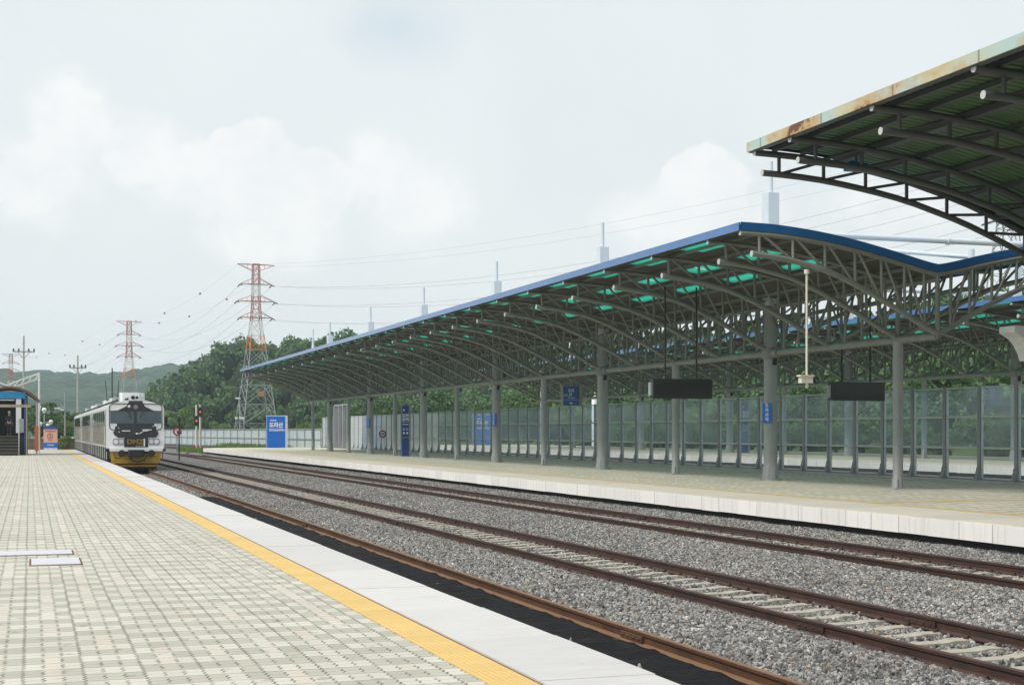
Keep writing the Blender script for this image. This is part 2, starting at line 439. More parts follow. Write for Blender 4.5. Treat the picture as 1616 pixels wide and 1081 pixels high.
def mat_ballast(name):
    mt, nt, b = newmat(name)
    P = nt.pos()
    vo = nt.add('ShaderNodeTexVoronoi', feature='F1'); nt.put(vo.inputs['Vector'], P); vo.inputs['Scale'].default_value = 17.
    cell = nt.sep(vo.outputs['Color'])[0]
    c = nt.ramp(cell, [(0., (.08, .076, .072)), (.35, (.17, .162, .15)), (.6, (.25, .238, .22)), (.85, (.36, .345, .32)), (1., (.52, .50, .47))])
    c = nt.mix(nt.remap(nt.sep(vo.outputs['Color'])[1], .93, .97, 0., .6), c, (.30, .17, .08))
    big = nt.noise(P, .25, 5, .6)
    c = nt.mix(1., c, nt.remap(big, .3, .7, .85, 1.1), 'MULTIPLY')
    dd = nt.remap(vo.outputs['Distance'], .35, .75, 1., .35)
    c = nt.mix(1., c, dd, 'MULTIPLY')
    nt.put(b.inputs['Base Color'], c); b.inputs['Roughness'].default_value = .9
    nt.put(b.inputs['Normal'], nt.bump(nt.m('MULTIPLY', vo.outputs['Distance'], -1.), 1., .05))
    return mt
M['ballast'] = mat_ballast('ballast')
def mat_stone():
    mt, nt, b = newmat('ballast_stone')
    r = nt.add('ShaderNodeObjectInfo').outputs['Random']
    c = nt.ramp(r, [(0., (.075, .073, .07)), (.3, (.15, .146, .138)), (.55, (.235, .228, .215)), (.8, (.34, .33, .31)), (.93, (.43, .415, .39)), (.945, (.33, .20, .11)), (.96, (.28, .24, .15)), (.965, (.40, .39, .37)), (1., (.60, .59, .57))])
    n = nt.noise(nt.pos(), 45., 5, .7)
    c = nt.mix(1., c, nt.remap(n, .3, .7, .72, 1.2), 'MULTIPLY')
    big = nt.noise(nt.pos(), .3, 5, .6)
    c = nt.mix(1., c, nt.remap(big, .3, .7, .85, 1.12), 'MULTIPLY')
    nt.put(b.inputs['Base Color'], c); b.inputs['Roughness'].default_value = .85
    return mt
M['stone'] = mat_stone()
def mat_oil():
    mt, nt, b = newmat('oily_bed')
    P = nt.pos()
    n = nt.noise(P, 3., 8, .7); s = nt.noise(nt.vm('MULTIPLY', P, (.6, 9., 1.)), 1.5, 4, .6)
    c = nt.ramp(n, [(.25, (.004, .004, .005)), (.55, (.011, .011, .012)), (.75, (.03, .029, .028))])
    nt.put(b.inputs['Base Color'], c); b.inputs['Roughness'].default_value = .8
    b.inputs['Specular IOR Level'].default_value = .15
    nt.put(b.inputs['Normal'], nt.bump(nt.m('ADD', n, nt.m('MULTIPLY', s, .8)), 1., .09))
    return mt
M['oil'] = mat_oil()
def mat_rail(name, a, c2, top):
    mt, nt, b = newmat(name)
    P = nt.pos()
    n = nt.noise(nt.vm('MULTIPLY', P, (1., .35, 1.)), 6., 7, .7)
    c = nt.ramp(n, [(.25, a), (.55, c2), (.8, tuple(min(1, v * 1.5) for v in c2))])
    N = nt.add('ShaderNodeNewGeometry').outputs['Normal']
    up = nt.remap(nt.sep(N)[2], .75, .95, 0., 1.)
    c = nt.mix(nt.m('MULTIPLY', up, .7), c, top)
    nt.put(b.inputs['Base Color'], c); b.inputs['Roughness'].default_value = .68
    nt.put(b.inputs['Normal'], nt.bump(nt.noise(P, 60., 5, .7), .35, .004))
    return mt
M['rail_o'] = mat_rail('rail_orange_rust', (.03, .014, .008), (.095, .042, .018), (.25, .14, .07))
M['rail'] = mat_rail('rail_brown_rust', (.016, .008, .006), (.05, .022, .015), (.08, .042, .033))
M['clip'] = plain('rusty_clip', (.04, .02, .014), .8, vary=.4, scale=10)
M['sleeper'] = plain('concrete_sleeper', (.41, .375, .31), .85, vary=.15, scale=5, bump=.4, dirt=.5, dirtcol=(.2, .15, .1))
M['sleeper_oil'] = plain('oily_sleeper', (.014, .014, .015), .8, vary=.3, scale=5, bump=.4)

M['steel'] = plain('grey_green_steel', (.225, .242, .218), .5, vary=.12, scale=1.2, spec=.4, dirt=.35, dirtcol=(.075, .06, .045))
M['steel_hi'] = plain('dark_grey_steel', (.095, .10, .10), .5, vary=.12, scale=1.2, spec=.4)
def mat_post():
    mt, nt, b = newmat('grey_post')
    P = nt.pos()
    st = nt.noise(nt.vm('MULTIPLY', P, (1., 1., .12)), 7., 6, .7); n = nt.noise(P, 2.5, 6, .65)
    c = nt.mix(1., (.30, .315, .31), nt.remap(n, .3, .7, .9, 1.08), 'MULTIPLY')
    c = nt.mix(nt.remap(st, .52, .72, 0., .45), c, (.17, .155, .135))
    c = nt.mix(nt.remap(nt.noise(P, 9., 6, .7), .64, .7, 0., .6), c, (.42, .43, .42))
    nt.put(b.inputs['Base Color'], c); nt.put(b.inputs['Roughness'], nt.remap(n, .3, .7, .4, .6))
    return mt
M['post'] = mat_post()
M['mast'] = plain('white_mast', (.62, .67, .72), .4, vary=.05)
M['cap'] = plain('pale_tube_end', (.55, .56, .56), .6)
M['roof_under'] = plain('brown_roof_soffit', (.072, .066, .057), .7, vary=.18, scale=.8, dirt=.4, dirtcol=(.06, .05, .04))
M['roof_top'] = plain('roof_top', (.30, .38, .45), .5)
def mat_fascia():
    mt, nt, b = newmat('blue_fascia')
    P = nt.pos(); n = nt.noise(P, .8, 5, .6)
    c = nt.mix(nt.remap(n, .3, .7, 0., 1.), (.02, .115, .33), (.028, .15, .40))
    nt.put(b.inputs['Base Color'], c); b.inputs['Roughness'].default_value = .22
    b.inputs['Specular IOR Level'].default_value = .6
    b.inputs['Coat Weight'].default_value = .6; b.inputs['Coat Roughness'].default_value = .15
    return mt
M['blue'] = mat_fascia()
def mat_skylight():
    mt, nt, b = newmat('green_skylight')
    o = nt.n['Material Output']; P = nt.pos()
    n = nt.noise(P, 1.5, 5, .6)
    col = nt.mix(nt.remap(n, .3, .7, 0., 1.), (.03, .34, .23), (.06, .45, .32))
    tr = nt.add('ShaderNodeBsdfTranslucent'); nt.put(tr.inputs[0], col)
    tp = nt.add('ShaderNodeBsdfTransparent'); tp.inputs[0].default_value = (.03, .40, .27, 1)
    mx = nt.add('ShaderNodeMixShader'); mx.inputs[0].default_value = .35
    nt.l.new(tr.outputs[0], mx.inputs[1]); nt.l.new(tp.outputs[0], mx.inputs[2])
    nt.l.new(mx.outputs[0], o.inputs[0]); nt.n.remove(b)
    return mt
M['skylight'] = mat_skylight()
def mat_rustfascia():
    mt, nt, b = newmat('rusty_pale_fascia')
    P = nt.pos()
    n = nt.noise(nt.vm('MULTIPLY', P, (1, .5, 1)), .9, 8, .72); n2 = nt.noise(P, 5., 6, .7)
    c = nt.mix(nt.remap(nt.noise(P, .6, 3), .45, .62, 0., 1.), (.42, .55, .52), (.52, .50, .35))
    c = nt.mix(nt.remap(n, .44, .56, 0., .8), c, (.50, .30, .11))
    c = nt.mix(nt.remap(nt.m('ADD', nt.m('MULTIPLY', n, .75), nt.m('MULTIPLY', n2, .25)), .555, .60, 0., 1.), c, (.15, .06, .025))
    f = nt.m('FRACT', nt.m('DIVIDE', nt.sep(P)[1], 3.)); e = nt.m('MINIMUM', f, nt.m('SUBTRACT', 1., f))
    c = nt.mix(nt.remap(e, .006, .012, .7, 0.), c, (.12, .09, .06))
    nt.put(b.inputs['Base Color'], c); b.inputs['Roughness'].default_value = .6
    return mt
M['rustfascia'] = mat_rustfascia()
M['roof_green'] = plain('green_corrugated_soffit', (.085, .15, .072), .55, vary=.15, scale=.8)
M['fence_post'] = plain('fence_post_grey', (.27, .285, .295), .5, vary=.1, scale=2)
M['fence_rail'] = plain('fence_rail_pale', (.50, .53, .53), .4, vary=.08, scale=2)
def mat_panel(name, tint, d0, d1, film=None):
    mt, nt, b = newmat(name)
    o = nt.n['Material Output']; P = nt.pos()
    X, Y, Z = nt.sep(P)
    wav = nt.noise(nt.vm('MULTIPLY', P, (1., .8, 1.5)), 1.1, 3, .5)
    nrm = nt.bump(wav, .14, .06)
    tp = nt.add('ShaderNodeBsdfTransparent'); tp.inputs[0].default_value = tint
    df = nt.add('ShaderNodeBsdfDiffuse'); df.inputs[0].default_value = (.72, .87, .93, 1)
    tl = nt.add('ShaderNodeBsdfTranslucent'); tl.inputs[0].default_value = (.72, .87, .93, 1)
    if film: df.inputs[0].default_value = film; tl.inputs[0].default_value = film
    md = nt.add('ShaderNodeMixShader'); md.inputs[0].default_value = .5
    nt.l.new(df.outputs[0], md.inputs[1]); nt.l.new(tl.outputs[0], md.inputs[2])
    # a dusty film: its optical depth grows with the slant of the ray through the sheet
    g = nt.add('ShaderNodeNewGeometry')
    cs = nt.m('ABSOLUTE', nt.vm('DOT_PRODUCT', g.outputs['Incoming'], g.outputs['True Normal']))
    dust = nt.remap(nt.noise(P, .35, 6, .65), .3, .7, d0, d1)
    fac = nt.m('SUBTRACT', 1., nt.m('POWER', 2.718, nt.m('MULTIPLY', nt.m('DIVIDE', dust, nt.m('MAXIMUM', cs, .05)), -.62)))
    mx = nt.add('ShaderNodeMixShader'); nt.put(mx.inputs[0], fac)
    nt.l.new(tp.outputs[0], mx.inputs[1]); nt.l.new(md.outputs[0], mx.inputs[2])
    gl = nt.add('ShaderNodeBsdfGlossy'); gl.inputs['Roughness'].default_value = .09; nt.put(gl.inputs['Normal'], nrm)
    sch = nt.m('ADD', nt.m('MULTIPLY', nt.m('POWER', nt.m('SUBTRACT', 1., cs), 5.), .93), .06)
    m2 = nt.add('ShaderNodeMixShader'); nt.put(m2.inputs[0], sch)
    nt.l.new(mx.outputs[0], m2.inputs[1]); nt.l.new(gl.outputs[0], m2.inputs[2]); nt.l.new(m2.outputs[0], o.inputs[0])
    nt.n.remove(b)
    return mt
M['panel'] = mat_panel('acrylic_panel', (.72, .90, .97, 1), .15, .36)
M['panel_clear'] = mat_panel('clear_panel', (.86, .92, .93, 1), .08, .17)
M['panel_pale'] = mat_panel('frosted_panel', (.78, .88, .92, 1), .8, 1.5, (.84, .90, .93, 1))
def mat_sheet():
    mt, nt, b = newmat('pale_fence_sheet')
    P = nt.pos()
    st = nt.noise(nt.vm('MULTIPLY', P, (3., 3., .3)), 1.2, 6, .7)
    c = nt.mix(nt.remap(st, .35, .75, 0., 1.), (.50, .56, .58), (.30, .35, .35))
    nt.put(b.inputs['Base Color'], c); b.inputs['Roughness'].default_value = .55
    return mt
M['sheet'] = mat_sheet()

def mat_leaf(name, stops, trans=.3, big=.08):
    mt, nt, b = newmat(name)
    o = nt.n['Material Output']
    g = nt.add('ShaderNodeNewGeometry')
    n = nt.noise(g.outputs['Position'], big, 4, .6)
    f = nt.m('ADD', nt.m('MULTIPLY', g.outputs['Random Per Island'], .55), nt.m('MULTIPLY', n, .5))
    c = nt.ramp(f, stops)
    df = nt.add('ShaderNodeBsdfPrincipled'); nt.put(df.inputs['Base Color'], c); df.inputs['Roughness'].default_value = .6
    df.inputs['Specular IOR Level'].default_value = .3
    tl = nt.add('ShaderNodeBsdfTranslucent'); nt.put(tl.inputs[0], nt.mix(.5, c, (.12, .2, .03)))
    mx = nt.add('ShaderNodeMixShader'); mx.inputs[0].default_value = trans
    nt.l.new(df.outputs[0], mx.inputs[1]); nt.l.new(tl.outputs[0], mx.inputs[2]); nt.l.new(mx.outputs[0], o.inputs[0])
    nt.n.remove(b)
    return mt
M['leaf'] = mat_leaf('forest_leaves', [(.2, (.028, .07, .036)), (.45, (.068, .142, .06)), (.75, (.15, .235, .088))], .25, .09)
M['leaf2'] = mat_leaf('bright_leaves', [(.2, (.06, .12, .028)), (.5, (.12, .205, .045)), (.8, (.21, .29, .075))], .35, .15)
M['leaf3'] = mat_leaf('mid_leaves', [(.2, (.03, .07, .025)), (.5, (.065, .13, .04)), (.8, (.12, .19, .055))], .3, .12)
M['leafcore'] = plain('painted_crown_shade', (.016, .03, .012), .9)  # near-black cores: the shade inside the crowns put into the colour
M['bark'] = plain('bark', (.10, .08, .06), .9, vary=.3, scale=6, bump=.6)
def mat_ground():
    mt, nt, b = newmat('grass_ground')
    P = nt.pos()
    n = nt.noise(P, .12, 8, .65); n2 = nt.noise(P, 3., 6, .7)
    c = nt.ramp(nt.m('ADD', nt.m('MULTIPLY', n, .6), nt.m('MULTIPLY', n2, .4)), [(.3, (.045, .085, .022)), (.5, (.095, .15, .04)), (.7, (.19, .19, .09))])
    nt.put(b.inputs['Base Color'], c); b.inputs['Roughness'].default_value = .9
    nt.put(b.inputs['Normal'], nt.bump(n2, .6, .1))
    return mt
M['ground'] = mat_ground()
def mat_ridge():
    mt, nt, b = newmat('forest_ridge')
    P = nt.pos()
    n = nt.noise(P, .018, 5, .6); n2 = nt.noise(P, .11, 7, .75)
    c = nt.ramp(nt.m('ADD', nt.m('MULTIPLY', n, .5), nt.m('MULTIPLY', n2, .5)), [(.3, (.008, .024, .016)), (.5, (.032, .066, .04)), (.68, (.10, .15, .085))])  # darker in the bump's clefts: shade between treetops painted into the colour
    nt.put(b.inputs['Base Color'], c); b.inputs['Roughness'].default_value = .9
    nt.put(b.inputs['Normal'], nt.bump(n2, 1., 3.))
    return mt
M['ridge'] = mat_ridge()
# simple paints
M['white'] = plain('white_paint', (.74, .75, .75), .35, vary=.05)
M['train_white'] = plain('train_white', (.80, .81, .82), .3, vary=.04, dirt=.15, dirtcol=(.35, .32, .28))
M['train_grey'] = plain('train_silver', (.44, .46, .45), .35, vary=.08, scale=1, metal=.2)
M['mask'] = plain('charcoal_paint', (.026, .025, .03), .35, vary=.1)
M['black'] = plain('black', (.012, .012, .013), .5)
M['rubber'] = plain('black_rubber', (.02, .02, .02), .8, vary=.3)
M['amber'] = plain('yellow_skirt', (.50, .30, .015), .5, vary=.12, dirt=.7, dirtcol=(.08, .055, .02))
M['under'] = plain('underframe', (.025, .023, .02), .9, vary=.4)
M['chrome'] = plain('lamp_reflector', (.75, .76, .76), .15, metal=.9)
M['gold'] = plain('gold_letters', (.24, .155, .02), .5, vary=.3, scale=12)
def mat_glass(name, col, rough=.06):
    mt, nt, b = newmat(name)
    n = nt.noise(nt.pos(), 2., 3)
    nt.put(b.inputs['Base Color'], nt.mix(1., col, nt.remap(n, .3, .7, .8, 1.2), 'MULTIPLY'))
    b.inputs['Roughness'].default_value = rough; b.inputs['Specular IOR Level'].default_value = .8
    return mt
M['glass'] = mat_glass('windscreen_glass', (.03, .06, .075))
M['glass_dk'] = mat_glass('dark_glass', (.012, .014, .016))
def mat_mural():
    mt, nt, b = newmat('train_mural')
    P = nt.pos(); v = nt.vm('MULTIPLY', P, (0., .2, 1.6))
    n = nt.noise(v, 1.3, 6, .65); n2 = nt.noise(v, 3.1, 5, .7)
    c = nt.ramp(n, [(.36, (.03, .03, .025)), (.44, (.09, .10, .07)), (.49, (.28, .28, .25)), (.54, (.13, .065, .045)), (.62, (.30, .30, .27))])
    c = nt.mix(nt.remap(n2, .52, .6, 0., .7), c, (.10, .105, .085))
    nt.put(b.inputs['Base Color'], c); b.inputs['Roughness'].default_value = .35
    return mt
M['mural'] = mat_mural()
M['signblue'] = plain('sign_blue', (.0, .13, .56), .4, vary=.05)
M['signblue2'] = plain('totem_blue', (.022, .07, .25), .45, vary=.1)
M['signblue3'] = plain('box_blue', (.02, .10, .30), .45, vary=.08)
M['letter'] = plain('white_letters', (.75, .78, .82), .5, vary=.03)
M['pink'] = plain('pink_line', (.55, .30, .36), .5)
M['red'] = plain('red_ring', (.40, .05, .07), .5)
M['screen'] = plain('dark_display', (.012, .013, .013), .35, vary=.3)
M['frame_dk'] = plain('display_case', (.018, .022, .024), .45)
M['cream'] = plain('cream_paint', (.66, .64, .56), .4, vary=.05)
M['galv'] = plain('galvanised_steel', (.33, .35, .36), .5, metal=.3, vary=.1)
M['tred'] = plain('tower_red', (.42, .11, .07), .6)
M['torange'] = plain('tower_orange', (.62, .20, .045), .6)
M['twhite'] = plain('tower_white', (.62, .60, .58), .6)
M['insul'] = plain('insulator', (.09, .09, .09), .4)
M['wire'] = plain('wire', (.36, .37, .38), .6)
M['ball'] = plain('marker_ball', (.34, .09, .06), .6)
M['redlamp'] = emit('red_signal_lamp', (.9, .07, .09), .75)
M['concrete'] = plain('concrete', (.42, .42, .40), .85, vary=.15, scale=1.5, bump=.3)
M['brownroof'] = plain('brown_roof', (.14, .06, .035), .55)
M['cyan'] = plain('cyan_band', (.01, .27, .60), .4)
M['orange'] = plain('orange_wrap', (.45, .11, .035), .6)
M['pinkpanel'] = plain('salmon_panel', (.72, .42, .33), .55, vary=.05)
M['wood'] = plain('weathered_beam', (.33, .28, .21), .8, vary=.2)
M['plate'] = plain('galvanised_plate', (.58, .58, .62), .45, vary=.1, scale=6, bump=.2)
M['skin'] = plain('skin', (.45, .27, .19), .6)
M['navy'] = plain('navy_cloth', (.012, .015, .028), .9)
M['wall'] = plain('brown_block_wall', (.17, .15, .10), .9, vary=.25, scale=2, bump=.5)
M['leafyellow'] = plain('yellow_flower', (.55, .36, .03), .7)
M['grass'] = mat_leaf('fresh_grass', [(.2, (.07, .13, .02)), (.5, (.12, .22, .03)), (.8, (.20, .30, .06))], .4, .3)
# ------------------------------------------------------------------ terrain
def sstep(t):
    t = np.clip(t, 0, 1); return t * t * (3 - 2 * t)
def hill_d(X, Y):
    a = np.minimum(X - 17, (Y - 305) * .85)
    b = X - 76
    return a, b
def hill_z(X, Y):
    a, b = hill_d(X, Y)
    ha = (18.5 + 3.5 * (vnoise(X / 40, Y / 40, 3) - .5) * 2) * sstep(a / 34)
    hb = (12.5 + 4 * np.clip((Y - 200) / 100, 0, 1) + 2.5 * (vnoise(X / 35, Y / 35, 7) - .5) * 2) * sstep(b / 48)
    return np.maximum(ha, hb) - .8
def make_ground():
    gx = np.concatenate([[-3000, -900, -300, -120, -60], np.arange(-30, 24, 6), np.arange(24, 190, 4), [200, 230, 280, 400, 900, 3000]])
    gy = np.concatenate([[-600, -200, -60, -20], np.arange(0, 470, 5), [480, 520, 600, 700, 900, 1300, 3000]])
    X, Y = np.meshgrid(gx, gy)
    Z = hill_z(X.astype(float), Y.astype(float))
    fall = np.clip((X - 200) / 100, 0, 1); Z = Z * (1 - fall) + -.8 * fall
    fall = np.clip((Y - 440) / 80, 0, 1); Z = Z * (1 - fall) + -.8 * fall
    Z = np.where((X < 24), np.minimum(Z, -.8), Z)
    structure(link('ground', grid_mesh('ground', X, Y, Z, M['ground'])))
make_ground()
# far wooded ridge to the left, about a kilometre off
def make_ridge():
    X, Y = np.meshgrid(np.arange(-520, 420, 3.2), np.concatenate([np.arange(660, 1300, 3.6), np.arange(1300, 1500, 25)]))
    prof = 50 + 13 * (vnoise(X / 170 + 3.2, X * 0, 2) - .5) * 2 + 7 * (vnoise(X / 55, X * 0 + 5, 4) - .5) * 2
    spur = .75 + .5 * vnoise(X / 120, Y / 160, 9)
    t = np.clip((Y - 690) / 480, 0, 1)
    Z = prof * (t ** 1.15) * np.where(t < .93, spur * (1 - t) + t, 1.) - np.clip((Y - 1230) / 250, 0, 1) * 50
    # tree-top lumps
    def lumps(X, Y, s, seed):
        gx = X / s; gy = Y / s; best = np.zeros_like(X)
        for dx in (-1, 0, 1):
            for dy in (-1, 0, 1):
                ci = np.floor(gx) + dx; cj = np.floor(gy) + dy
                def h(k):
                    v = np.sin(ci * 127.1 + cj * 311.7 + k + seed) * 43758.5453; return v - np.floor(v)
                px = ci + h(1.3); py = cj + h(7.7); r = .6 + .5 * h(3.1)
                dd = ((gx - px) ** 2 + (gy - py) ** 2) / r ** 2
                best = np.maximum(best, np.sqrt(np.clip(1 - dd, 0, 1)) * r)
        return best
    Z = Z + lumps(X, Y, 9., 1) * 6 + lumps(X, Y, 15., 5) * 4 + (vnoise(X / 3.5, Y / 3.5, 1) - .5) * 1.6
    Z = np.where(t <= 0, -3., Z - .8)
    structure(link('hills', grid_mesh('hills', X, Y, Z, M['ridge'])))
make_ridge()

# ------------------------------------------------------------------ platforms
Y0, Y1 = -6., 142.
EDGE = 4.14
mb = MB(); mb.box(-14, 2.925, Y0, Y1, -.7, 0); pl = structure(mb.build('platform', [M['paver']]))
mb = MB(); mb.box(2.925, 3.245, Y0, Y1, -.02, .006); mb.build('tactile_strip', M['yellow'], pl)
mb = MB(); mb.box(3.245, 3.285, Y0, Y1, -.02, -.006); mb.build('edge_joint', M['gap'], pl)
mb = MB()
yy = -6.9
while yy < Y1:                       # individual coping slabs, very slightly uneven
    dz = rng.uniform(-.004, .004); dx = rng.uniform(-.006, .006)
    mb.bbox(3.285, EDGE + dx, yy + (.022 if abs(yy - 13.1) < .1 else .001), min(yy + 1.999, Y1), -.14, .004 + dz, .003); yy += 2.
mb.build('edge_slab', M['slab'], pl)
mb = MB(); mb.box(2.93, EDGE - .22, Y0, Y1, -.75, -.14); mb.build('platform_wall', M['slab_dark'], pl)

def far_platform(name, x0, x1, ya, yb, z, cut, withpath):
    """island platform: pavers, beige coping, worn yellow line, white face on the track side"""
    mb = MB(); mb.prism_z([(x0 + 1.95, ya), (x1, ya), (x1, yb + 6), (x0 + 3.5, yb + cut), (x0 + 1.95, yb + cut * .5)], z - .75, z)
    p = structure(mb.build(name, [M['paver_far']]))
    mb = MB(); mb.prism_z([(x0, ya), (x0 + 1.95, ya), (x0 + 1.95, yb + cut * .5), (x0, yb)], z - .06, z + .004); mb.build('edge_slab', M['slab_far'], p)
    mb = MB(); mb.box(x0 + 1.95, x0 + 2.25, ya, yb, z - .02, z + .006); mb.build('tactile_strip', M['yellow_far'], p)
    if withpath:
        mb = MB(); mb.box(x0 + 2.25, 23.5, 29.3, 29.6, z - .02, z + .005); mb.build('guide_path', M['yellow_far'], p)
    mb = MB(); yy = ya
    while yy < yb:
        L = 1.0
        mb.bbox(x0 - .03 + rng.uniform(-.005, .005), x0 + .16, yy + .006, min(yy + L, yb) - .004, z - .36 + rng.uniform(-.006, .006), z - .02, .008); yy += L
    mb.build('edge_face', M['face'], p)
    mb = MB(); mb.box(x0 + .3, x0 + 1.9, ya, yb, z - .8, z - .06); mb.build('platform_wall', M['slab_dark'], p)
    return p
far_platform('second_platform', 16.85, 30.2, 6., 148., 0., 4., True)
far_platform('third_platform', 39.4, 54., 10., 150., .22, 4., False)

# ------------------------------------------------------------------ ballast bed (profile across the tracks)
prof = [(3.6, -.64), (4.4, -.64), (6.2, -.68), (6.36, -.66), (6.52, -.575), (6.9, -.53), (7.8, -.535), (8.25, -.60), (8.5, -.665), (8.65, -.685), (8.8, -.70), (9.4, -.695), (10.0, -.70), (10.2, -.66), (10.4, -.57), (11., -.53), (12.8, -.535), (13.4, -.60), (13.66, -.66), (13.85, -.68), (14., -.69), (14.6, -.685), (15.2, -.69), (15.38, -.64), (15.6, -.58), (16.5, -.54), (17.4, -.56)]
PX = np.array([a for a, b in prof]); PZ = np.array([b for a, b in prof])
def bed_z(x, y): return np.interp(x, PX, PZ) + (vnoise(x / .5, y / .5, 3) - .5) * .035 * (np.abs(x - 5.4) > .95)
def make_bed():
    xs = np.concatenate([np.arange(3.6, 17.4, .15), [17.4]])
    ys = np.concatenate([np.arange(-6, 70, .25), np.arange(70, 330, 2.)])
    X, Y = np.meshgrid(xs, ys)
    structure(link('ballast_bed', grid_mesh('ballast_bed', X, Y, bed_z(X, Y), M['ballast'])))
    # wider station throat beyond the platform ends, and the bed of the tracks between second and third platform
    mb = MB(); mb.prism_z([(17.4, 152), (24, 158), (25, 260), (10, 360), (0, 360), (-6, 340), (3.6, 150)], -.78, -.66); structure(mb.build('ballast_throat', M['ballast']))
    mb = MB(); mb.box(30.4, 39.9, 5, 200, -.8, -.55); structure(mb.build('ballast_bed', M['ballast']))
make_bed()
# oil-blackened strip beside the platform where engines stand
def make_oil():
    xs = np.arange(3.7, 6.40, .055); ys = np.arange(-4, 53, .09)
    X, Y = np.meshgrid(xs, ys)
    lim = 50.5 + 2.4 * (vnoise(X / .8, X * 0, 8) - .5) * 2 + (X - 5) * -.8
    Z = -.632 + .022 * (vnoise(X / .35, Y / .35, 2) - .5) * 2 + .012 * (vnoise(X / .09, Y / .09, 12) - .5) * 2
    Z = Z + .015 * np.clip(np.sin(Y * 2 * math.pi / .62), .2, 1)
    side = np.clip((X - (6.31 + .05 * (vnoise(Y / .7, Y * 0, 21) - .5))) / .03, 0, 1)
    Z = Z - .12 * side - .16 * np.clip((Y - lim) / .6, 0, 1)
    hole = vnoise(X / .9, Y / 1.1, 31)
    Z = Z - .03 * np.clip((hole - .8) / .1, 0, 1)
    structure(link('oily_track_bed', grid_mesh('oily_track_bed', X, Y, Z, M['oil'])))
make_oil()

# ------------------------------------------------------------------ ballast stones (uncountable): instanced on scattered points
def make_stones():
    def scatter(x0, x1, y0, y1, dens, cond=None):
        n = int((x1 - x0) * (y1 - y0) * dens)
        x = NR.uniform(x0, x1, n); y = NR.uniform(y0, y1, n)
        if cond is not None:
            k = cond(x, y); x = x[k]; y = y[k]
        return np.stack([x, y], -1)
    P = []
    def vis(x, y): return (x * 1.0 > -1) & (y > 10 + (x - 8.0) * -.2) & (y < 400)
    for (ya, yb, dn) in [(9, 24, 760), (24, 40, 560), (40, 62, 300), (62, 90, 120)]:
        P.append(scatter(6.47, 8.56, ya, yb, dn)); P.append(scatter(10.25, 13.76, ya, yb, dn)); P.append(scatter(15.45, 17.35, ya, yb, dn))
        P.append(scatter(8.72, 10.08, ya, yb, dn * .42)); P.append(scatter(13.94, 15.25, ya, yb, dn * .5))
    P.append(scatter(4.2, 6.25, 51.5, 80, 200))
    P.append(scatter(4.2, 6.2, 9, 51, .7))
    P.append(scatter(8.56, 8.72, 10, 60, 110)); P.append(scatter(10.08, 10.25, 10, 60, 150))
    P = np.concatenate(P)
    # sleepers keep their tops fairly clear
    x, y = P[:, 0], P[:, 1]
    fr = (y - 6.0 + .07) / .58 % 1
    on2 = (x > 8.75) & (x < 10.05) & (fr < .50) & (NR.rand(len(x)) > .05)
    on3 = (x > 13.94) & (x < 15.25) & (fr < .48) & (NR.rand(len(x)) > .2)
    P = P[~(on2 | on3)]
    z = bed_z(P[:, 0], P[:, 1]) + NR.uniform(-.004, .022, len(P)) + np.where((P[:, 0] < 6.3) & (P[:, 1] < 51), .025, 0)
    co = np.concatenate([P, z[:, None]], 1).astype(np.float32)
    me = bpy.data.meshes.new('ballast_stones'); me.vertices.add(len(co)); me.vertices.foreach_set('co', co.ravel())
    me.materials.append(M['stone']); me.update()
    o = link('ballast_stones', me); tag(o, kind='stuff')
    ng = bpy.data.node_groups.new('stones', 'GeometryNodeTree')
    ng.interface.new_socket('Geometry', in_out='INPUT', socket_type='NodeSocketGeometry')
    ng.interface.new_socket('Geometry', in_out='OUTPUT', socket_type='NodeSocketGeometry')
    T = NT(ng)
    gi = T.add('NodeGroupInput'); go = T.add('NodeGroupOutput')
    def stone(seed):
        ic = T.add('GeometryNodeMeshIcoSphere'); ic.inputs['Radius'].default_value = .0265; ic.inputs['Subdivisions'].default_value = 2
        sp = T.add('GeometryNodeSetPosition'); T.l.new(ic.outputs['Mesh'], sp.inputs['Geometry'])
        ps = T.add('GeometryNodeInputPosition').outputs[0]
        vo = T.add('ShaderNodeTexVoronoi', feature='F1'); vo.inputs['Scale'].default_value = 26.
        T.l.new(T.vm('ADD', ps, (seed * 3.7, seed * 1.3, seed)), vo.inputs['Vector'])
        k = T.remap(vo.outputs['Distance'], 0., .8, .8, -.62)
        nz = T.vm('MULTIPLY', ps, T.comb(k, k, k)); T.put(sp.inputs['Offset'], nz)
        sm = T.add('GeometryNodeSetMaterial'); sm.inputs['Material'].default_value = M['stone']
        T.l.new(sp.outputs[0], sm.inputs['Geometry'])
        return sm.outputs[0]
    gj = T.add('GeometryNodeGeometryToInstance')
    for s in range(6): T.l.new(stone(s + 1.), gj.inputs[0])
    ip = T.add('GeometryNodeInstanceOnPoints')
    T.l.new(gi.outputs[0], ip.inputs['Points']); T.l.new(gj.outputs[0], ip.inputs['Instance'])
    ip.inputs['Pick Instance'].default_value = True
    rv = T.add('FunctionNodeRandomValue', data_type='FLOAT_VECTOR'); rv.inputs[0].default_value = (0, 0, 0); rv.inputs[1].default_value = (6.28, 6.28, 6.28)
    rs = T.add('FunctionNodeRandomValue', data_type='FLOAT_VECTOR'); rs.inputs[0].default_value = (.6, .6, .5); rs.inputs[1].default_value = (1.35, 1.2, 1.0)
    rs.inputs['Seed'].default_value = 4
    e2r = T.add('FunctionNodeEulerToRotation'); T.l.new(rv.outputs[0], e2r.inputs[0]); T.l.new(e2r.outputs[0], ip.inputs['Rotation'])
    T.l.new(rs.outputs[0], ip.inputs['Scale']); T.l.new(ip.outputs[0], go.inputs[0])
    md = o.modifiers.new('stones', 'NODES'); md.node_group = ng
make_stones()

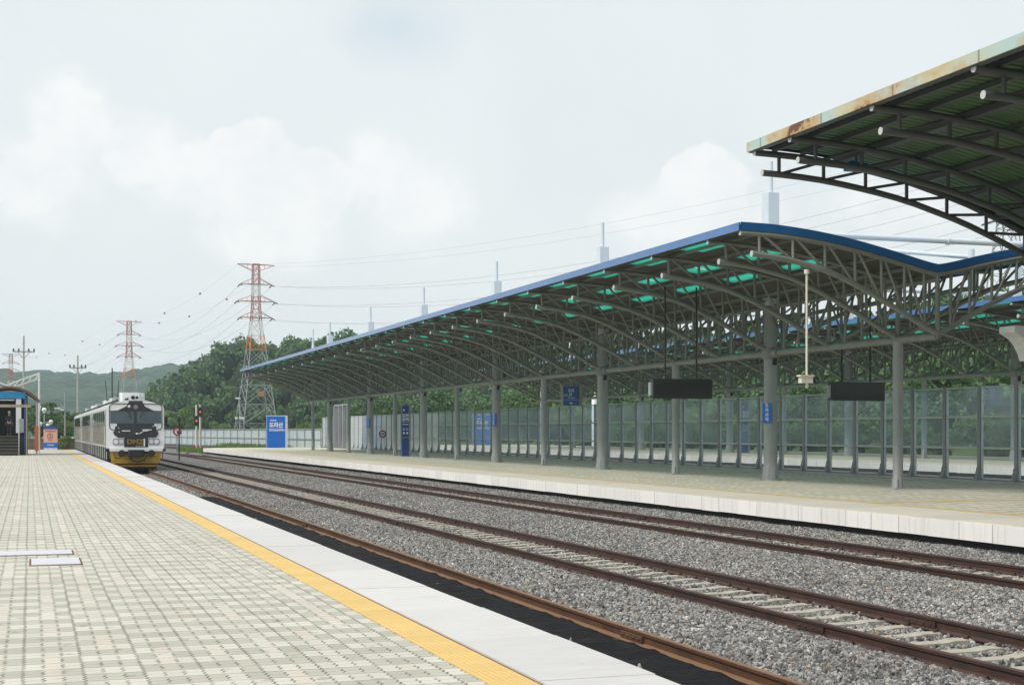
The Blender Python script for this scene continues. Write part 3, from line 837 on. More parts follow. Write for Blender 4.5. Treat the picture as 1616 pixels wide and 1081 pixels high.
# ------------------------------------------------------------------ tracks
RAILP = [(-.075, 0), (.075, 0), (.075, .012), (.014, .034), (.012, .105), (.035, .118), (.036, .148), (.028, .154), (-.028, .154), (-.036, .148), (-.035, .118), (-.012, .105), (-.014, .034), (-.075, .012)]
def rail_mesh(path, off, zb):
    """sweep the rail section along a list of (x,y) points"""
    n = len(RAILP); mb = MB(); vs = []
    P = [Vector((a, b, 0)) for a, b in path]
    for i, p in enumerate(P):
        t = (P[min(i + 1, len(P) - 1)] - P[max(0, i - 1)]).normalized(); rt = Vector((t.y, -t.x, 0))
        for (a, b) in RAILP: vs.append(p + rt * (off + a) + Vector((0, 0, zb + b)))
    fs = [(i * n + k, i * n + (k + 1) % n, (i + 1) * n + (k + 1) % n, (i + 1) * n + k) for i in range(len(P) - 1) for k in range(n)]
    mb.add(vs, fs); mb.add(vs[:n], [tuple(range(n))]); mb.add(vs[-n:], [tuple(range(n))[::-1]])
    return mb
ZB = -.654
def track(cx, label, m_rail, m_sl, sl_w, zs, y_end=215., curve=0.):
    path = [(cx, y) for y in (-6, 60, 120)] + [(cx + curve * max(0, (y - 120) / 100.) ** 2, y) for y in np.arange(126, y_end, 6)]
    t = thing('railway_track', label, 'railway track', (0, 0, 0))
    for s in (-1, 1): rail_mesh(path, s * .7535, ZB).build('rail', m_rail, t)
    mb = MB(); hw = 1.05
    mb.prism_y([(-hw, -.16), (hw, -.16), (hw, -.012), (.45, -.012), (.3, -.03), (-.3, -.03), (-.45, -.012), (-hw, -.012)], 0, sl_w)
    me = mb.mesh('sleeper', m_sl)
    y = 6.; k = 0
    while k < 100:
        o = link('sleeper', me, t, (cx, y - .01, zs + rng.uniform(-.006, .004))); o.rotation_euler = (0, 0, rng.uniform(-.006, .006)); y += .58; k += 1
    mb = MB()
    while y < y_end - 8:
        xx = cx + curve * max(0, (y - 120) / 100.) ** 2
        mb.box(xx - hw, xx + hw, y, y + sl_w, zs - .16, zs - .015); y += .58
    mb.build('far_sleepers', m_sl, t)['kind'] = 'stuff'
    mb = MB(); y = 6. if m_rail is M['rail'] else 100.
    while y < 80:
        for s in (-1, 1):
            for q in (-1, 1):
                xx = cx + s * .7535 + q * .085
                mb.bbox(xx - .03, xx + .03, y + .05, y + .05 + sl_w * .4, ZB - .02, ZB + .022, .01)
                mb.tube([(xx - .025, y + sl_w * .35, ZB + .02), (xx + .0, y + sl_w * .35, ZB + .045), (xx + .03, y + sl_w * .35, ZB + .02)], .010, 6)
        y += .58
    if mb.v: mb.build('rail_clips', M['clip'], t)['kind'] = 'stuff'
    # fishplates with bolts at the rail joints
    for yj in (14.6, 34.6, 54.6):
        for s in (-1, 1):
            xx = cx + s * .7535
            for q in (-1, 1):
                mb = MB(); mb.box(xx + q * .03 - .015, xx + q * .03 + .015, yj - .3, yj + .3, ZB + .035, ZB + .105)
                for b in (-.22, -.08, .08, .22): mb.sphere((xx + q * .046, yj + b, ZB + .07), .017, 8, 5)
                mb.build('joint_bar', m_rail, t)
    return t
track(5.64, 'rusty track at the near platform edge, its bed black with oil', M['rail_o'], M['sleeper_oil'], .2, -.648, 215)
track(9.41, 'middle track with pale sleepers showing between brown rails', M['rail'], M['sleeper'], .2, -.638, 330, -14.)
track(14.6, 'brown track nearest the white edge of the covered platform', M['rail'], M['sleeper'], .2, -.642, 330, -18.)
# diverging siding beyond the platform end
def siding():
    t = thing('railway_track', 'siding curving away beyond the platform end by the signals', 'railway track')
    path = [(14.6 + 5.2 * (1 - math.cos(min(1, max(0, (y - 128) / 60)) * math.pi)) / 2 * 1. - 14 * max(0, (y - 185) / 100) ** 2, y) for y in np.arange(128, 320, 5)]
    for s in (-1, 1): rail_mesh(path, s * .7535, ZB + .006).build('rail', M['rail'], t)
    mb = MB()
    for i in range(8, len(path)):
        for f in (0, .25, .5, .75):
            if i + 1 < len(path):
                x = path[i][0] * (1 - f) + path[i + 1][0] * f; y = path[i][1] * (1 - f) + path[i + 1][1] * f
                mb.box(x - 1.1, x + 1.1, y, y + .2, -.8, -.665)
    mb.build('sleepers', M['sleeper'], t)['kind'] = 'stuff'
siding()
# ------------------------------------------------------------------ canopies
PXC = 24.4                                    # post line
TOPC = [(18.15, 7.05), (19.2, 7.03), (20.4, 6.92), (21.6, 6.74), (22.9, 6.47), (23.7, 6.28), (24.4, 6.12)]
BOTC = [(18.5, 6.52), (19.6, 6.40), (20.9, 6.12), (22.2, 5.57), (23.3, 5.02), (24.4, 4.42)]
def interp(tab, x):
    xs = [a for a, b in tab]; zs = [b for a, b in tab]
    return float(np.interp(x, xs, zs))
def smooth_curve(tab, n):
    xs = np.linspace(tab[0][0], tab[-1][0], n)
    # Catmull-like smoothing by averaging interpolants
    out = []
    for x in xs:
        w = [interp(tab, min(max(x + d, tab[0][0]), tab[-1][0])) for d in (-.35, -.15, 0, .15, .35)]
        out.append((x, sum(w) / 5))
    return out
def truss_mesh(name):
    mb = MB()
    for sgn in (1, -1):
        X = lambda x: (x - PXC) * sgn
        top = smooth_curve(TOPC, 14); bot = smooth_curve(BOTC, 14)
        mb.cur = 0
        mb.tube([(X(x), 0, z) for x, z in top], .062, 8)
        mb.tube([(X(x), 0, z) for x, z in bot], .082, 8)
        st = [18.72, 19.75, 20.75, 21.7, 22.55, 23.3, 23.95]
        for i, x in enumerate(st):
            mb.tube([(X(x), 0, interp(top, x)), (X(x + .02), 0, interp(bot, x))], .045, 7, False)
            if i + 1 < len(st):
                x2 = st[i + 1]; mb.tube([(X(x + .1), 0, interp(top, x)), (X(x2), 0, interp(bot, x2))], .04, 7, False)
        mb.cur = 1                              # pale end caps
        for tab, r in ((top, .066), (bot, .086)):
            x, z = tab[0]; mb.tube([(X(x - .012), 0, z), (X(x), 0, z)], r, 12)
        mb.cur = 0
    mb.tube([(0, 0, 4.35), (0, 0, 6.15)], .07, 8)
    return mb.mesh(name, [M['steel'], M['cap']])
TRUSS = truss_mesh('truss')
YA, YB = 34.35, 130.2
TY = [36.29 + 3.832 * i for i in range(25)]
THICK = [43.95 + 15.33 * i for i in range(6)]; THIN = [36.29 + 15.33 * i for i in range(7)]
SKX = [(18.62, 19.45), (20.55, 21.15), (22.0, 22.5)]
RT = .16                                       # roof sheet above the top chord centre line
def roof_z(x): return interp(TOPC, x) + RT
def roof_and_lights(root):
    """gull-wing roof of brown-lined sheets with panes of green plastic set in it"""
    rf = MB()
    top = smooth_curve(TOPC, 25)
    xs = sorted(set([round(x, 3) for x, z in top] + [a for p in SKX for a in p]))
    ys = [YA]
    cells = []
    edges = [YA] + TY + [YB]
    for k in range(len(edges) - 1):
        a, b = edges[k], edges[k + 1]
        if b - a > 3:
            cells += [(a, a + .9, False, k), (a + .9, a + 2.932, True, k), (a + 2.932, b, False, k)]
        else: cells.append((a, b, False, k))
    Z = lambda x: interp(top, x) + RT
    for (a, b, lit, k) in cells:
        for i in range(len(xs) - 1):
            x0, x1 = xs[i], xs[i + 1]; xm = (x0 + x1) / 2
            isl = lit and any(a_ < xm < b_ for a_, b_ in SKX)
            for sgn in (1, -1):
                A, B = (x0 - PXC) * sgn, (x1 - PXC) * sgn; z0, z1 = Z(x0), Z(x1)
                if not isl:
                    vs = [(A, a, z0), (B, a, z1), (B, b, z1), (A, b, z0), (A, a, z0 + .07), (B, a, z1 + .07), (B, b, z1 + .07), (A, b, z0 + .07)]
                    rf.cur = 0; rf.add(vs, [(0, 1, 2, 3)])
                    rf.cur = 1; rf.add(vs, [(7, 6, 5, 4)])
    rf.build('roof', [M['roof_under'], M['roof_top']], root)
    far = MB()
    def strip(mb, sgn, x0, x1, ya, yb, y):
        q = [x for x in xs if x0 - 1e-6 <= x <= x1 + 1e-6]
        for i in range(len(q) - 1):
            A, B = (q[i] - PXC) * sgn, (q[i + 1] - PXC) * sgn
            mb.add([(A, ya + y, Z(q[i])), (B, ya + y, Z(q[i + 1])), (B, yb + y, Z(q[i + 1])), (A, yb + y, Z(q[i]))], [(0, 1, 2, 3)])
    panes = []
    for (x0, x1), cuts in ((SKX[0], [(.9, 2.932)]), (SKX[1], [(.9, 1.88), (1.95, 2.932)]), (SKX[2], [(.9, 2.932)])):
        for ya, yb in cuts:
            m0 = MB(); strip(m0, 1, x0, x1, ya, yb, 0); panes.append((m0.mesh('skylight', M['skylight']), x0, x1, ya, yb))
    for k in range(len(TY) - 1):
        for me, x0, x1, ya, yb in panes:
            link('skylight', me, root, (0, TY[k], 0)); strip(far, -1, x0, x1, ya, yb, TY[k])
    far.build('rear_skylights', M['skylight'], root)['kind'] = 'stuff'
def fascia(root):
    top = smooth_curve(TOPC, 25)
    for sgn in (1, -1):
        mb = MB(); x = (TOPC[0][0] - PXC - .03) * sgn; z = TOPC[0][1]
        mb.box(min(x, x - .04 * sgn), max(x, x - .04 * sgn), YA - .05, YB + .05, z + .06, z + .28); mb.build('side_fascia', M['blue'], root)
    for y in (YA - .05, YB + .01):
        mb = MB()
        pts = [((x - PXC), z) for x, z in top]; pts += [(-a, z) for a, z in reversed(pts[:-1])]
        n = len(pts); vs = []
        for (a, z) in pts: vs += [(a, y, z + .075), (a, y + .04, z + .075), (a, y + .04, z + .30), (a, y, z + .30)]
        fs = [(i * 4 + k, (i + 1) * 4 + k, (i + 1) * 4 + (k + 1) % 4, i * 4 + (k + 1) % 4) for i in range(n - 1) for k in range(4)]
        mb.add(vs, fs); mb.build('end_fascia', M['blue'], root)
def canopy(label):
    t = thing('platform_canopy', label, 'canopy', (PXC, 0, 0))
    for y in [YA] + TY + [YB - .3]:
        link('truss', TRUSS, t, (0, y, 0))
    roof_and_lights(t); fascia(t)
    # longitudinal girder above the posts: bottom tube, top tube, close verticals and a few diagonals
    mb = MB(); mb.tube([(0, YA, 4.42), (0, YB - .3, 4.42)], .12, 10); mb.build('girder_tube', M['steel'], t)
    mb = MB(); mb.tube([(0, YA, 6.02), (0, YB - .3, 6.02)], .08, 8)
    for i in range(len(TY) - 1):
        a, b = TY[i], TY[i + 1]
        for j in (1, 2, 3):
            y = a + (b - a) * j / 4; mb.tube([(0, y, 4.42), (0, y, 6.02)], .05, 7, False)
        mb.tube([(0, a, 6.0), (0, a + (b - a) / 4, 4.45)], .035, 6, False); mb.tube([(0, b, 6.0), (0, b - (b - a) / 4, 4.45)], .035, 6, False)
    mb.build('girder_lattice', M['steel'], t)
    for xo in (18.9, 20.1, 21.4, 22.7, 23.8):
        for s in (1, -1):
            x = (xo - PXC) * s; z = interp(TOPC, xo) + .085
            mb = MB(); mb.box(x - .04, x + .04, YA, YB, z - .03, z + .06); mb.build('purlin', M['steel'], t)
    for y in THIN:
        mb = MB(); mb.lathe([(.175, 0), (.175, .03), (.15, .06), (.15, 4.36)], 0, 0, 18)
        for k in range(4):
            a = math.pi / 2 * k + .78; mb.bar((.14 * math.cos(a), .14 * math.sin(a), .02), (.14 * math.cos(a), .14 * math.sin(a), .3), .03, .1)
        mb.box(-.26, .26, -.26, .26, -.002, .03)
        mb.build('thin_post', M['post'], t, (0, y, 0))
    for y in THICK:
        mb = MB(); mb.lathe([(.30, 0), (.30, .05), (.26, .5), (.235, .55), (.235, 6.0)], 0, 0, 24)
        for k in range(8):
            a = math.pi / 4 * k; mb.bar((.27 * math.cos(a), .27 * math.sin(a), .0), (.235 * math.cos(a), .235 * math.sin(a), .46), .03, .1)
        tp = mb.build('thick_post', M['post'], t, (0, y, 0))
        mb = MB(); mb.lathe([(.37, 0), (.37, .04), (.32, .05)], 0, 0, 24)
        for k in range(8): mb.sphere((.345 * math.cos(k * .785 + .39), .345 * math.sin(k * .785 + .39), .05), .025, 7, 5)
        mb.build('base_plate', M['fence_post'], tp)
        mb = MB(); mb.tube([(0, y - .6, 4.42), (0, y + .6, 4.42)], .17, 12); mb.lathe([(.26, 4.2), (.30, 4.28), (.30, 4.5), (.26, 4.62)], 0, y, 20); mb.build('post_collar', M['steel'], t)
        mb = MB(); mb.bbox(-.23, .23, y - .23, y + .23, 6.05, 9.97, .03); o = mb.build('mast', M['mast'], t)
        mb = MB(); mb.lathe([(.085, 9.9), (.085, 11.08)], 0, y, 14); mb.build('mast_tip', M['mast'], o)
    y = THIN[-1]; mb = MB(); mb.bbox(-.17, .17, y - .17, y + .17, 6.05, 9.0, .03); mb.lathe([(.17, 9.), (.08, 9.9), (.08, 11.)], 0, y, 14); mb.build('mast', M['mast'], t)
    for y in THICK[::1]:
        mb = MB(); mb.box(-.06, .06, y - .34, y - .24, 4.0, 4.22); mb.build('wall_speaker', M['black'], t)
    return t
can1 = canopy('gull-winged steel canopy with blue edge, along the platform with the black displays')
can2 = copy_tree(can1); can2.location = (PXC + 22.3, 0, .22)
tag(can2, 'farther blue-edged canopy seen beyond the glass fence')
# white tie pipes between the masts of the two canopies
for y, zz in zip(THICK[:3], (8.62, 8.5, 8.5)):
    mb = MB(); mb.tube([(PXC + .23, y, zz), (PXC + 22.1, y, zz + .05)], .11, 10)
    for f in (.33, .66): mb.tube([(PXC + 22 * f - .06, y, zz + .02), (PXC + 22 * f + .06, y, zz + .02)], .15, 10)
    tag(mb.build('tie_pipe', M['mast']), 'white horizontal pipe linking masts of the two blue canopies', 'pipe', 'white pipes between the canopy masts')
mb = MB(); mb.tube([(28.4, 38.2, 6.2), (28.4, 38.2, 7.5)], .11, 10); mb.tube([(28.4, 38.2, 7.25), (24.6, 41.5, 7.9)], .07, 8)
tag(mb.build('roof_stay', M['mast']), 'short white stub post with sloping stay on the canopy valley roof', 'roof stay')

# ---- high canopy at the right, with rusty edge
HB = [(18.35, 8.54), (19.4, 8.50), (20.3, 8.43), (21.6, 8.25), (22.8, 8.03), (24.6, 7.53), (26.1, 6.97), (27.6, 6.3), (29.6, 5.2)]
HT = [(18.12, 9.06), (19.4, 9.02), (20.3, 8.95), (21.6, 8.78), (22.8, 8.56), (24.6, 8.09), (26.1, 7.56), (27.6, 6.93), (29.6, 5.9)]
def high_truss():
    mb = MB(); top = smooth_curve(HT, 20); bot = smooth_curve(HB, 20)
    mb.cur = 0
    mb.tube([(x, 0, z) for x, z in top], .085, 10); mb.tube([(x, 0, z) for x, z in bot], .085, 10)
    st = [18.85, 20.2, 21.5, 22.8, 24.1, 25.4, 26.7, 28.0, 29.2]
    for i, x in enumerate(st):
        mb.tube([(x, 0, interp(top, x)), (x, 0, interp(bot, x))], .05, 8, False)
        if i + 1 < len(st): mb.tube([(x + .1, 0, interp(bot, x) + .04), (st[i + 1] - .1, 0, interp(top, st[i + 1]) - .04)], .042, 7, False)
    mb.cur = 1
    for tab in (top, bot):
        x, z = tab[0]; mb.tube([(x - .012, 0, z), (x, 0, z)], .088, 14)
    return mb.mesh('truss', [M['steel_hi'], M['cap']])
def high_canopy():
    t = thing('high_canopy', 'taller canopy with rust-streaked pale edge, cut by the right side of the picture', 'canopy')
    me = high_truss()
    ya, yb = 6., 33.72
    ty = [33.5, 31.65] + [31.65 - 3.68 * i for i in range(1, 7)]
    for y in ty: link('truss', me, t, (0, y, 0))
    # corrugated roof sheet, ribs across the platform
    ys = []; y = ya; k = 0
    while y < yb - .05:
        for dy, dz in ((0, 0), (.12, 0), (.15, .045), (.22, .045)): ys.append((y + dy, dz))
        y += .25
    ys.append((yb, 0))
    top = smooth_curve(HT, 22)
    Y, X = np.meshgrid([a for a, b in ys], [x for x, z in top], indexing='ij')
    Zz = np.array([[interp(top, x) + .22 + dz for x, _ in top] for _, dz in ys])
    link('roof', grid_mesh('roof', X, Y, Zz, M['roof_green'], False), t)
    mb = MB(); n = len(top)
    vs = [(x, yy, interp(top, x) + .29) for yy in (ya, yb) for x, z in top]
    mb.add(vs, [(i, i + 1, n + i + 1, n + i) for i in range(n - 1)]); mb.build('roof_deck', M['roof_top'], t)
    for xo, hgt, wd in ((18.75, .12, .1), (19.6, .14, .1), (20.7, .42, .26), (22.0, .14, .1), (23.2, .42, .26), (24.6, .14, .1), (25.9, .42, .26), (27.4, .14, .1), (28.8, .42, .26)):
        z = interp(top, xo) + .21
        mb = MB(); mb.box(xo - wd / 2, xo + wd / 2, ya, yb - .1, z - min(hgt, .12) if hgt < .2 else z - hgt + .25, z - .005); mb.build('purlin', M['steel_hi'], t)
    mb = MB(); mb.box(18.02, 18.07, ya, yb + .03, 9.10, 9.35); mb.build('side_fascia', M['rustfascia'], t)
    mb = MB(); mb.box(18.07, 18.22, ya, yb, 9.08, 9.12); mb.build('gutter_lip', M['steel_hi'], t)
    mb = MB(); n = len(top); vs = []
    for x, z in top: vs += [(x, yb, z + .17), (x, yb + .03, z + .17), (x, yb + .03, z + .33), (x, yb, z + .33)]
    mb.add(vs, [(i * 4 + k, (i + 1) * 4 + k, (i + 1) * 4 + (k + 1) % 4, i * 4 + (k + 1) % 4) for i in range(n - 1) for k in range(4)]); mb.build('end_fascia', M['steel_hi'], t)
    mb = MB(); mb.box(29.35, 29.75, ya, yb, 4.7, 5.15); mb.build('eaves_beam', M['steel_hi'], t)
    for y in (10., 20., 29.):
        mb = MB(); mb.lathe([(.32, 0), (.32, .06), (.26, .1), (.26, 4.75)], 29.55, y, 20); mb.build('column', M['post'], t)
    # floodlight box under the roof near the end
    mb = MB(); mb.bbox(20.3, 20.9, 32.4, 32.7, 8.55, 8.75, .03); mb.tube([(20.6, 32.55, 8.7), (20.6, 32.55, 8.98)], .03, 8); mb.build('lamp_box', M['signblue3'], t)
    return t
high_canopy()
# flared column head under the high canopy
def flared_column():
    t = thing('flared_column', 'pale grey column with flared head at the right edge of the picture', 'column', (24.4, 30.1, 0))
    mb = MB(); mb.lathe([(.34, 0), (.34, .08), (.29, .12), (.29, 3.5)], 0, 0, 24); mb.build('shaft', M['post'], t)
    mb = MB()
    pr = [(-.95, 4.36), (-.95, 4.2), (-.86, 4.16), (-.68, 4.06), (-.52, 3.9), (-.40, 3.7), (-.33, 3.5), (.33, 3.5), (.40, 3.7), (.52, 3.9), (.68, 4.06), (.86, 4.16), (0.95, 4.2), (0.95, 4.36)]
    mb.prism_y(pr, -.3, .3); mb.build('flared_head', M['cap'], t)
    mb = MB(); mb.lathe([(.2, 4.36), (.2, 7.6)], 0, 0, 18); mb.build('upper_shaft', M['steel_hi'], t)
flared_column()
# ------------------------------------------------------------------ glass fence along the covered platform
FX = 29.75
def ibeam(mb, y, z0, z1, flare=True):
    w = .075
    mb.box(FX - .06, FX - .048, y - w, y + w, z0, z1); mb.box(FX + .068, FX + .08, y - w, y + w, z0, z1)
    mb.box(FX - .048, FX + .068, y - .012, y + .012, z0, z1)
    if flare:
        mb.prism_y([(FX - .2, z0), (FX - .2, z0 + .05), (FX - .062, z0 + .4), (FX - .062, z0)], y - .09, y + .09)
        mb.prism_x([(y - .16, z0 + .001), (y - .16, z0 + .05), (y - .077, z0 + .42), (y - .077, z0 + .001)], FX - .09, FX - .061)
        mb.prism_x([(y + .16, z0 + .001), (y + .16, z0 + .05), (y + .077, z0 + .42), (y + .077, z0 + .001)], FX - .09, FX - .061)
def glass_fence():
    t = thing('glass_fence', 'tall grey-framed fence of clear panels along the back of the covered platform', 'fence')
    n = 58; p = 1.875; y0 = 28.3
    mb = MB(); ibeam(mb, 0, .1, 3.2); mb.box(FX - .1, FX + .1, -.08, .08, 3.2, 3.215); post = mb.mesh('post', M['fence_post'])
    rows = [(.16, 1.12), (1.17, 2.15), (2.2, 3.14)]
    mb = MB()
    for a, b in rows:
        # frame of each pane
        mb.box(FX - .045, FX + .045, .085, p - .085, b, b + .05); mb.box(FX - .04, FX + .04, .085, p - .085, a - .03, a + .025)
        mb.box(FX - .035, FX + .035, .085, .125, a + .025, b); mb.box(FX - .035, FX + .035, p - .125, p - .085, a + .025, b)
    frame = mb.mesh('pane_frame', M['fence_rail'])
    mb = MB()
    for i, (a, b) in enumerate(rows): mb.cur = 1 if i == 0 else 0; mb.add([(FX - .03, .125, a + .02), (FX - .03, p - .125, a + .02), (FX - .03, p - .125, b), (FX - .03, .125, b)], [(0, 1, 2, 3)])
    panel = mb.mesh('panel', [M['panel'], M['panel_clear']])
    far_panel = panel.copy(); far_panel.materials[0] = M['panel_pale']; far_panel.materials[1] = M['panel_pale']
    for i in range(n + 1):
        link('post', post, t, (0, y0 + i * p, 0))
        if i < n:
            f = link('pane_frame', frame, t, (0, y0 + i * p, 0)); link('panel', far_panel if y0 + i * p > 104 else panel, f)
    mb = MB(); mb.box(FX - .14, FX + .14, y0 - .2, y0 + n * p + .2, 0, .1); mb.build('kerb', M['concrete'], t)
    return y0 + n * p
yend = glass_fence()
# tall empty gate frame in the gap, then a short end piece
t = thing('gate_frame', 'tall grey steel gate frame standing open at the far end of the glass fence', 'gate frame')
for y in (yend + .9, yend + 3., yend + 5.1, yend + 7.2):
    mb = MB(); mb.box(FX - .16, FX + .16, y - .16, y + .16, 0, 4.3); mb.build('upright', M['fence_post'], t)
mb = MB(); mb.box(FX - .1, FX + .1, yend + .74, yend + 7.36, 4.3, 4.45); mb.build('crossbar', M['fence_post'], t)
t = thing('fence_panel', 'short end length of clear-panelled fence beyond the tall gate frame', 'fence')
for y in (yend + 8.2, yend + 10.1, yend + 12., yend + 13.9):
    mb = MB(); ibeam(mb, y, 0, 3.2); mb.build('post', M['fence_post'], t)
mb = MB()
for z in (.12, 1.12, 2.15, 3.15): mb.box(FX - .045, FX + .045, yend + 8.3, yend + 13.8, z, z + .05)
mb.build('rails', M['fence_rail'], t)
mb = MB()
for a in (8.3, 10.2, 12.1): mb.add([(FX, yend + a, .17), (FX, yend + a + 1.7, .17), (FX, yend + a + 1.7, 3.15), (FX, yend + a, 3.15)], [(0, 1, 2, 3)])
mb.build('panel', M['panel_pale'], t)
# low pale sheet fence curving away beyond the platform end
def sheet_fence():
    P = [(29.75, yend + 14.5), (29.3, 165), (28.3, 180), (26.8, 197), (24.8, 216), (22.3, 238), (19.0, 262), (14., 290), (7, 325)]
    t = thing('sheet_fence', 'low pale corrugated fence curving away along the foot of the wooded hill', 'fence')
    mb = MB(); pts = []
    for (a, b) in zip(P[:-1], P[1:]):
        L = math.hypot(b[0] - a[0], b[1] - a[1]); n = int(L / .25)
        for i in range(n): pts.append((a[0] + (b[0] - a[0]) * i / n, a[1] + (b[1] - a[1]) * i / n))
    vs = []
    for i, (x, y) in enumerate(pts):
        o = .05 if i % 4 < 2 else 0.
        vs += [(x + o, y, -.45), (x + o, y, 2.0)]
    mb.add(vs, [(2 * i, 2 * i + 2, 2 * i + 3, 2 * i + 1) for i in range(len(pts) - 1)]); mb.build('sheet', M['sheet'], t)
    mb = MB()
    for (a, b) in zip(P[:-1], P[1:]):
        for z in (-.3, .85, 2.0): mb.bar((a[0] - .06, a[1], z), (b[0] - .06, b[1], z), .06, .09)
    mb.build('rails', M['galv'], t)
    for i in range(0, len(pts), 16):
        x, y = pts[i]
        if i // 16 < 45:
            mb = MB(); mb.box(x - .13, x - .04, y - .05, y + .05, -.6, 2.06); mb.build('post', M['galv'], t)
    mb = MB()
    for (a, b) in zip(P[:-1], P[1:]): mb.bar((a[0], a[1], -.6), (b[0], b[1], -.6), .3, .35)
    mb.build('plinth', M['slab_dark'], t)
sheet_fence()

# ------------------------------------------------------------------ displays hung from the canopy
def display(x, y, label):
    t = thing('display', label, 'display', (x, y, 2.8), 0, 'hanging departure displays')
    mb = MB(); mb.bbox(-1.1, 1.1, -.13, .13, 0, .66, .02); mb.build('case', M['frame_dk'], t)
    mb = MB(); mb.box(-.98, .98, -.136, -.128, .1, .56); mb.build('screen', M['screen'], t)
    for s in (-.6, .56):
        mb = MB(); mb.tube([(s, 0, .65), (s, 0, 3.75)], .03, 8); mb.lathe([(.06, .6), (.06, .66)], s, 0, 10); mb.build('hanger_rod', M['black'], t)
    mb = MB(); mb.box(-1.17, -1.1, -.09, .09, .1, .54); mb.build('side_cover', M['galv'], t)
display(20.72, 43.4, 'blank black display hung left of the thick grey post')
display(28.0, 44.2, 'blank black display hung right of the thick grey post')
# ---- CCTV camera on a long white drop pole
t = thing('security_camera', 'white security camera on a long white pole dropping from the end truss', 'security camera', (20.1, 34.2, 0))
mb = MB(); mb.tube([(0, 0, 3.1), (0, 0, 6.1)], .034, 10); mb.lathe([(.075, 6.0), (.075, 6.12)], 0, 0, 12); mb.build('drop_pole', M['cream'], t)
mb = MB(); mb.bbox(-.22, .16, -.09, .09, 3.02, 3.2, .02); mb.prism_y([(-.27, 3.2), (.2, 3.2), (.16, 3.24), (-.24, 3.24)], -.11, .11); mb.build('housing', M['cream'], t)
mb = MB(); mb.box(.16, .22, -.085, .085, 3.03, 3.19); mb.build('lens', M['black'], t)
mb = MB(); mb.lathe([(.03, 2.88), (.05, 2.92), (.035, 3.02)], 0, 0, 10); mb.build('cable_gland', M['cream'], t)

# ------------------------------------------------------------------ signs
def station_board(x, y, z, label, s=1.):
    t = thing('station_sign', label, 'station sign', (x, y, z))
    mb = MB(); mb.box(-.95, .95, -.2, .2, .02, 3.3); mb.build('face', M['signblue'], t)
    mb = MB(); mb.box(.95, 1.18, -.24, .24, 0, 3.4); mb.box(-.98, .95, -.16, .26, 3.3, 3.4); mb.box(-.98, .95, .2, .26, 0, 3.3); mb.build('frame', M['plate'], t)
    y = -.206
    lettering('KORAIL', .2, M['letter'], t, (-.66, y, 2.87), align='LEFT', bold=.008)
    lettering('도라산', .56, M['letter'], t, (-.74, y, 2.36), align='LEFT', bold=.022, sx=.93)
    mb = MB(); mb.box(-.74, .7, y - .003, y + .01, 1.98, 2.02); mb.build('underline', M['letter'], t)
    lettering('Dorasan', .24, M['letter'], t, (-.74, y, 1.84), align='LEFT', bold=.01, sx=1.3)
    lettering('都羅山', .2, M['letter'], t, (.32, y, 1.84), align='LEFT', bold=.006)
    return t
station_board(24.6, 150, 0, 'big bright blue station board standing at the far end of the covered platform')
station_board(47.0, 149, .22, 'big blue station board seen faintly through the far glass panels')
def totem(x, y, z, label):
    t = thing('platform_totem', label, 'sign totem', (x, y, z))
    mb = MB(); mb.bbox(-.27, .22, -.2, .2, .0, 3.45, .02); mb.build('face', M['signblue2'], t)
    mb = MB(); mb.box(.222, .36, -.16, .22, 0, 3.62); mb.box(-.02, .222, .202, .25, 0, 3.62); mb.build('back_frame', M['galv'], t)
    f = -.206
    mb = MB(); mb.prism_y([(-.2, 3.28), (-.2, 3.08), (-.04, 3.18)], f, f + .008); mb.build('arrow', M['letter'], t)
    lettering('도라', .26, M['letter'], t, (-.02, f, 2.78), bold=.012); lettering('산역', .26, M['letter'], t, (-.02, f, 2.52), bold=.012)
    mb = MB(); mb.box(-.22, .18, f, f + .008, 2.33, 2.35); mb.build('thin_line', M['letter'], t)
    lettering('Dorasan', .12, M['letter'], t, (-.02, f, 2.2), bold=.004)
    for i, (gx, gz) in enumerate(((-.13, 1.85), (.1, 1.85), (-.13, 1.6), (.1, 1.6))):
        mb = MB(); mb.disc_y(gx, gz, .075, f, f + .008, 14, .045 if i < 2 else 0.); mb.build('pictogram', M['letter'], t)
    mb = MB(); mb.box(-.25, .2, f, f + .008, 1.27, 1.31); mb.build('pink_line', M['pink'], t)
totem(24.45, 95., 0, 'slim dark blue totem with white lettering beside a thin post of the covered platform')
totem(46.8, 88., .22, 'slim blue totem seen through the glass panels left of the thick post')
def box_sign(x, y, z, label, top):
    t = thing('hanging_sign', label, 'hanging sign', (x, y, z), 0)
    mb = MB(); mb.bbox(-.42, .42, -.16, .16, -.48, .48, .02); mb.build('face', M['signblue3'], t)
    mb = MB(); mb.box(.422, .6, -.2, .2, -.5, .52); mb.box(-.45, -.422, -.18, .18, -.5, .5); mb.build('side_box', M['steel'], t)
    f = -.166
    lettering('도라', .19, M['letter'], t, (.0, f, .26), bold=.004); lettering('산', .19, M['letter'], t, (-.04, f, .07), bold=.004)
    lettering('Dorasan', .11, M['letter'], t, (.02, f, -.09)); lettering('운천', .13, M['letter'], t, (-.3, f, .02))
    mb = MB(); mb.box(-.42, .42, f, f + .008, -.22, -.19); mb.build('pink_line', M['pink'], t)
    mb = MB(); mb.prism_y([(-.12, -.37), (.0, -.31), (.0, -.35), (.1, -.35), (.1, -.39), (.0, -.39), (.0, -.43)], f, f + .008); mb.build('arrow', M['letter'], t)
    for s in (-.3, .3):
        mb = MB(); mb.tube([(s, 0, .48), (s, 0, top)], .025, 7); mb.build('hanger_rod', M['steel'], t)
box_sign(26.2, 68.0, 3.52, 'blue box sign hung beyond the posts of the near canopy', 2.9)
